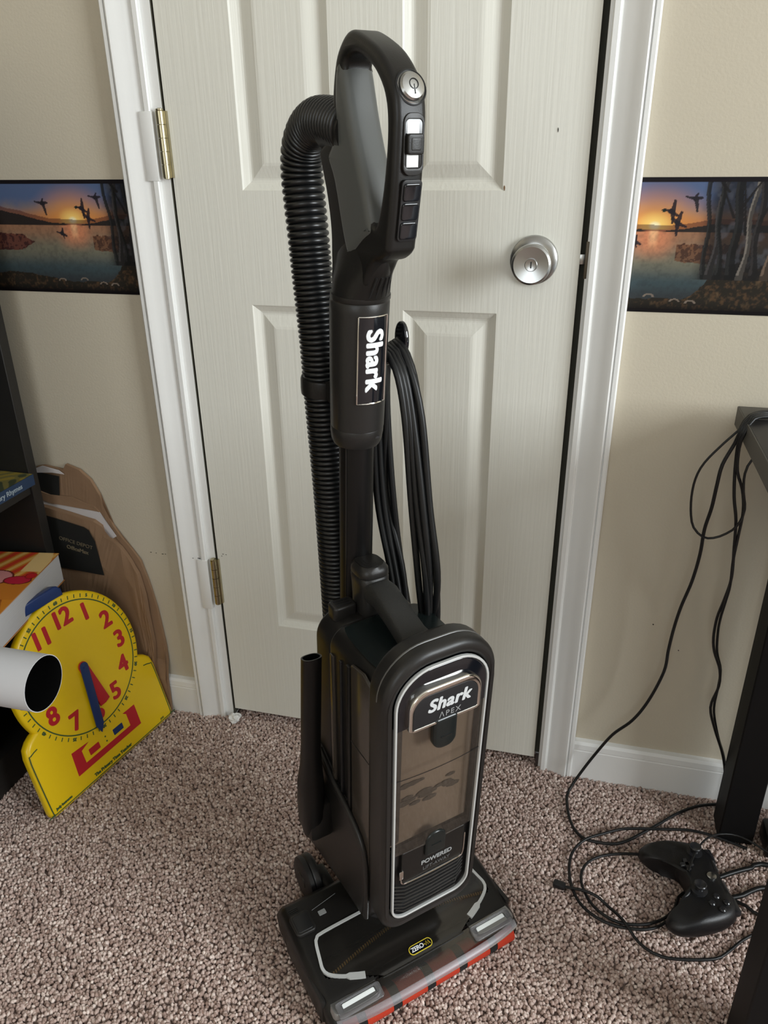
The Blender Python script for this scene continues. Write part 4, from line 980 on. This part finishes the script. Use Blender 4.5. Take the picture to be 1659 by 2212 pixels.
def cable(pts, r, label, step=.008):
    o = tube('cable', pts, r, cord_m, None, 8, step); tag(o, label, 'cable', 'black cables by the desk'); return o
cable([(.960,-.052,.7325),(.876,-.058,.7325),(.845,-.085,.7330),(.8345,-.099,.7215),(.8328,-.1,.7164),(.8181,-.1,.6977),(.7979,-.1,.6676),(.7901,-.1,.6431),(.789,-.1,.6159),(.7924,-.1,.5886),(.7988,-.1,.5696),(.8128,-.1,.5564),(.8271,-.1,.5563),(.8421,-.102,.5659),(.8536,-.105,.5812),(.8585,-.106,.6065),(.8523,-.107,.6328),(.8494,-.107,.659),(.8551,-.104,.6776),(.8693,-.1,.6852),(.90,-.09,.688)], .0017, 'thin black cable hanging in a wide loop off the desk corner')
c2 = [(.965,-.060,.7330),(.880,-.066,.7330),(.846,-.092,.7340),(.8350,-.105,.7200),(.8314,-.1,.6987),(.8209,-.1,.6669),(.8188,-.1,.6377),(.8193,-.09,.598),(.817,-.08,.5591),(.819,-.07,.5131),(.8165,-.06,.4613),(.8085,-.055,.4124),(.8045,-.05,.3689),(.8021,-.05,.3274),(.801,-.05,.2849),(.7859,-.045,.2199),(.7655,-.045,.174),(.7376,-.04,.1328),(.7154,-.035,.0831),(.6960,-.040,.0440),(.6800,-.052,.0150),(.6723,-.0716,.006),(.6761,-.1103,.0045),(.6852,-.1395,.0045),(.6995,-.1573,.0045),(.7177,-.1619,.0045),(.7493,-.1601,.0045),(.7719,-.1488,.0045),(.7998,-.1241,.0045),(.8261,-.0993,.0045),(.8581,-.068,.0045),(.8951,-.0413,.0045),(.9302,-.028,.0045),(.9577,-.024,.0045)]
cable(c2, .0026, 'long black cable falling from the desk to the carpet beside the door trim')
cable([(.970,-.068,.7330),(.882,-.074,.7330),(.847,-.098,.7340),(.8365,-.110,.7180),(.8345,-.1045,.6989),(.8378,-.1,.6606),(.8433,-.1,.6212),(.8515,-.1,.5865),(.8585,-.09,.54),(.8655,-.08,.4852),(.8641,-.07,.4422),(.8615,-.06,.4037),(.8643,-.05,.3613),(.8698,-.05,.335),(.883,-.05,.3026),(.8867,-.05,.2714),(.8812,-.05,.2379),(.8832,-.05,.2162),(.8958,-.05,.1811),(.9203,-.046,.1166),(.94,-.045,.02)], .0022, 'black cable, left one of the twisted pair hanging behind the desk leg')
cable([(.975,-.076,.7330),(.884,-.082,.7330),(.848,-.104,.7340),(.8375,-.114,.7150),(.8365,-.106,.6939),(.8401,-.105,.6608),(.8517,-.1,.6328),(.8583,-.1,.601),(.8597,-.095,.5594),(.8607,-.09,.5199),(.8646,-.085,.476),(.8653,-.075,.4424),(.8665,-.06,.4044),(.8702,-.045,.369),(.8748,-.045,.3323),(.8855,-.045,.2994),(.8872,-.045,.2641),(.887,-.045,.2313),(.891,-.045,.2061),(.9054,-.040,.1597),(.923,-.040,.1126),(.945,-.038,.02)], .0020, 'black cable, right one of the twisted pair hanging behind the desk leg')
cable([(.8279,-.1726,.005),(.7998,-.171,.0045),(.7711,-.1751,.0045),(.7401,-.1854,.0045),(.718,-.1993,.0045),(.705,-.2163,.0045),(.70,-.2393,.0045),(.7058,-.2641,.0045),(.7187,-.2862,.0045),(.7351,-.2993,.0045),(.7553,-.3064,.0045),(.7793,-.3053,.0045),(.8036,-.297,.0045),(.8245,-.2824,.0045),(.8401,-.2616,.0045),(.8474,-.2400,.0045),(.8580,-.2280,.0035)], .0023, 'black cable lying in the inner loop on the carpet by the gamepad')
cable([(.965,-.118,.0045),(.935,-.110,.0060),(.8994,-.106,.0095),(.8706,-.1054,.0095),(.832,-.1133,.0095),(.7955,-.1206,.0095),(.7634,-.1298,.0095),(.7358,-.1455,.0095),(.7064,-.1646,.0095),(.6888,-.1864,.006),(.6818,-.2108,.0045),(.6828,-.2434,.0045),(.6912,-.2727,.0045),(.7042,-.2922,.0045),(.7249,-.3066,.0045),(.7471,-.3131,.0045),(.7691,-.3136,.0045),(.795,-.3096,.0045),(.8154,-.2988,.0045),(.8324,-.2829,.0045),(.8450,-.2760,.0045)], .0024, 'black cable lying in the outer loop on the carpet by the gamepad')
pc = empty('plug_cable', (.6673,-.2617,.005)); tag(pc, 'black cable on the carpet ending in a small black plug', 'cable', 'black cables by the desk')
Lp = Matrix.Translation((-.6673,.2617,-.005))
tube('cord', [(.676,-.2635,.005),(.7038,-.2684,.0110),(.7248,-.2735,.0100),(.7414,-.2832,.0050),(.7554,-.2992,.0105),(.7671,-.3129,.0105),(.7785,-.3263,.0045),(.7935,-.3407,.0045),(.816,-.3483,.0045),(.8446,-.3457,.0045),(.8889,-.3338,.0045),(.9098,-.3167,.0045),(.9321,-.2934,.0045),(.9581,-.2734,.0045),(.9950,-.2500,.0045),(1.06,-.235,.0045)], .0023, cord_m, pc, 8, .008, M=Lp)
box('plug', (-.0095,-.0060,-.0040), (.0095,.0060,.0045), black_m, pc, .0025, 2, Matrix.Rotation(R_(-12), 4, 'Z'))
cable([(.9100,-.1890,.004),(.9324,-.1760,.006),(.9516,-.1648,.006),(.9650,-.158,.006),(.9794,-.1471,.006),(1.05,-.1433,.006)], .0038, 'thick black cable running right from the middle of the gamepad top')
cable([(.9180,-.2260,.004),(.9435,-.2150,.006),(.955,-.2060,.0065),(.9838,-.1914,.006),(1.06,-.1829,.006)], .0038, 'thick black cable running right from the corner of the gamepad')
cable([(.9180,-.2200,.003),(.9403,-.2303,.0045),(.9451,-.2336,.006),(.952,-.238,.0045),(.9667,-.2454,.0045),(1.06,-.2700,.0045)], .0026, 'thin black cable running right from under the near shoulder of the gamepad')
cable([(.8568,-.2265,.0470),(.8700,-.1900,.0500),(.8900,-.1560,.0480),(.9150,-.1340,.0420),(.9434,-.1257,.0370),(.970,-.1349,.0340),(1.02,-.1561,.020)], .0016, 'thin grey-black wire arching over the gamepad to the desk leg')
# power strip under the desk
ps = empty('power_strip', (1.045,-.100,0)); tag(ps, 'black power strip with plugs on the carpet beside the rear desk leg', 'power strip')
box('strip_body', (-.055,-.028,.0005), (.10,.028,.036), black_m, ps, .005)
for k in range(3): box('plug', (-.040+.045*k,-.018,.035), (-.008+.045*k,.018,.062), black_m, ps, .005)
# gamepad
gx = Vector((.28,-.96,0)).normalized(); gy = Vector((.96,.28,0)).normalized()
GP = frame((.8720,-.2290,.006), gx, gy)
pad = empty('gamepad', (0,0,0)); pad.matrix_world = GP; tag(pad, 'black wireless gamepad lying on the carpet among the cables', 'gamepad')
half = [(0,-.018),(.020,-.020),(.032,-.028),(.043,-.050),(.052,-.066),(.064,-.070),(.075,-.060),(.0785,-.040),(.076,-.010),(.069,.018),(.058,.036),(.040,.044),(.020,.041),(0,.040)]
GL = smooth_loop(half+[(-x, y) for x, y in half[-2:0:-1]], 4)
rings = []
cx0, cy0 = 0, -.004
for z, sc, sh in ((.0,.80,0),(.006,.93,0),(.014,1.0,0),(.022,.985,0),(.029,.93,0),(.034,.82,0),(.0365,.62,0),(.0372,.3,0)):
    rings.append([((x-0)*sc if abs(x) < .045 else x-math.copysign(.5*(1-sc)*.06, x), cy0+(y-cy0)*sc, z+(.0 if y > -.03 else -.004*min(1,(abs(y)-.03)/.03)*(z/.03))) for x, y in GL])
bm = bmesh.new(); n = len(GL); vr = [[bm.verts.new(v) for v in r] for r in rings]
for i in range(len(rings)-1):
    for k in range(n): bm.faces.new([vr[i][k], vr[i][(k+1) % n], vr[i+1][(k+1) % n], vr[i+1][k]])
bm.faces.new(vr[0][::-1]); bm.faces.new(vr[-1])
from_bm('shell', bm, pad_m, pad, 60)
for x, y in ((-.046,.012),(.022,-.008)):
    s_ = lathe('thumbstick', [(.0130,.030),(.0120,.0375),(.0060,.0385),(.0055,.0440),(.0088,.0460),(.0092,.0485),(.0080,.0495),(.004,.0480)], padb_m, pad, 20, Matrix.Translation((x, y, 0)))
for lo, hi in (((-.0105,-.0035,.034),(.0105,.0035,.0405)), ((-.0035,-.0105,.034),(.0035,.0105,.0405))): box('direction_pad', lo, hi, padb_m, pad, .001, 1, Matrix.Translation((-.022,-.010,0)))
for x, y in ((.046,.001),(.046,.023),(.035,.012),(.057,.012)): lathe('face_button', [(.0050,.031),(.0050,.0385),(.0035,.0400),(.001,.0402)], padb_m, pad, 16, Matrix.Translation((x, y, 0)))
lathe('guide_button', [(.0070,.034),(.0070,.0385),(.0050,.0395),(.001,.0398)], nickel_m, pad, 20, Matrix.Translation((0,.020,0)))
for s in (-1, 1):
    box('shoulder_button', (s*.044-.014,.030,.018), (s*.044+.014,.0435,.0300), padb_m, pad, .004)
    box('silver_accent', (s*.018-.010,.0335,.0362), (s*.018+.010,.0350,.0372), mat('dull_silver_accent', (.16,.16,.16), .4, metal=.6), pad)
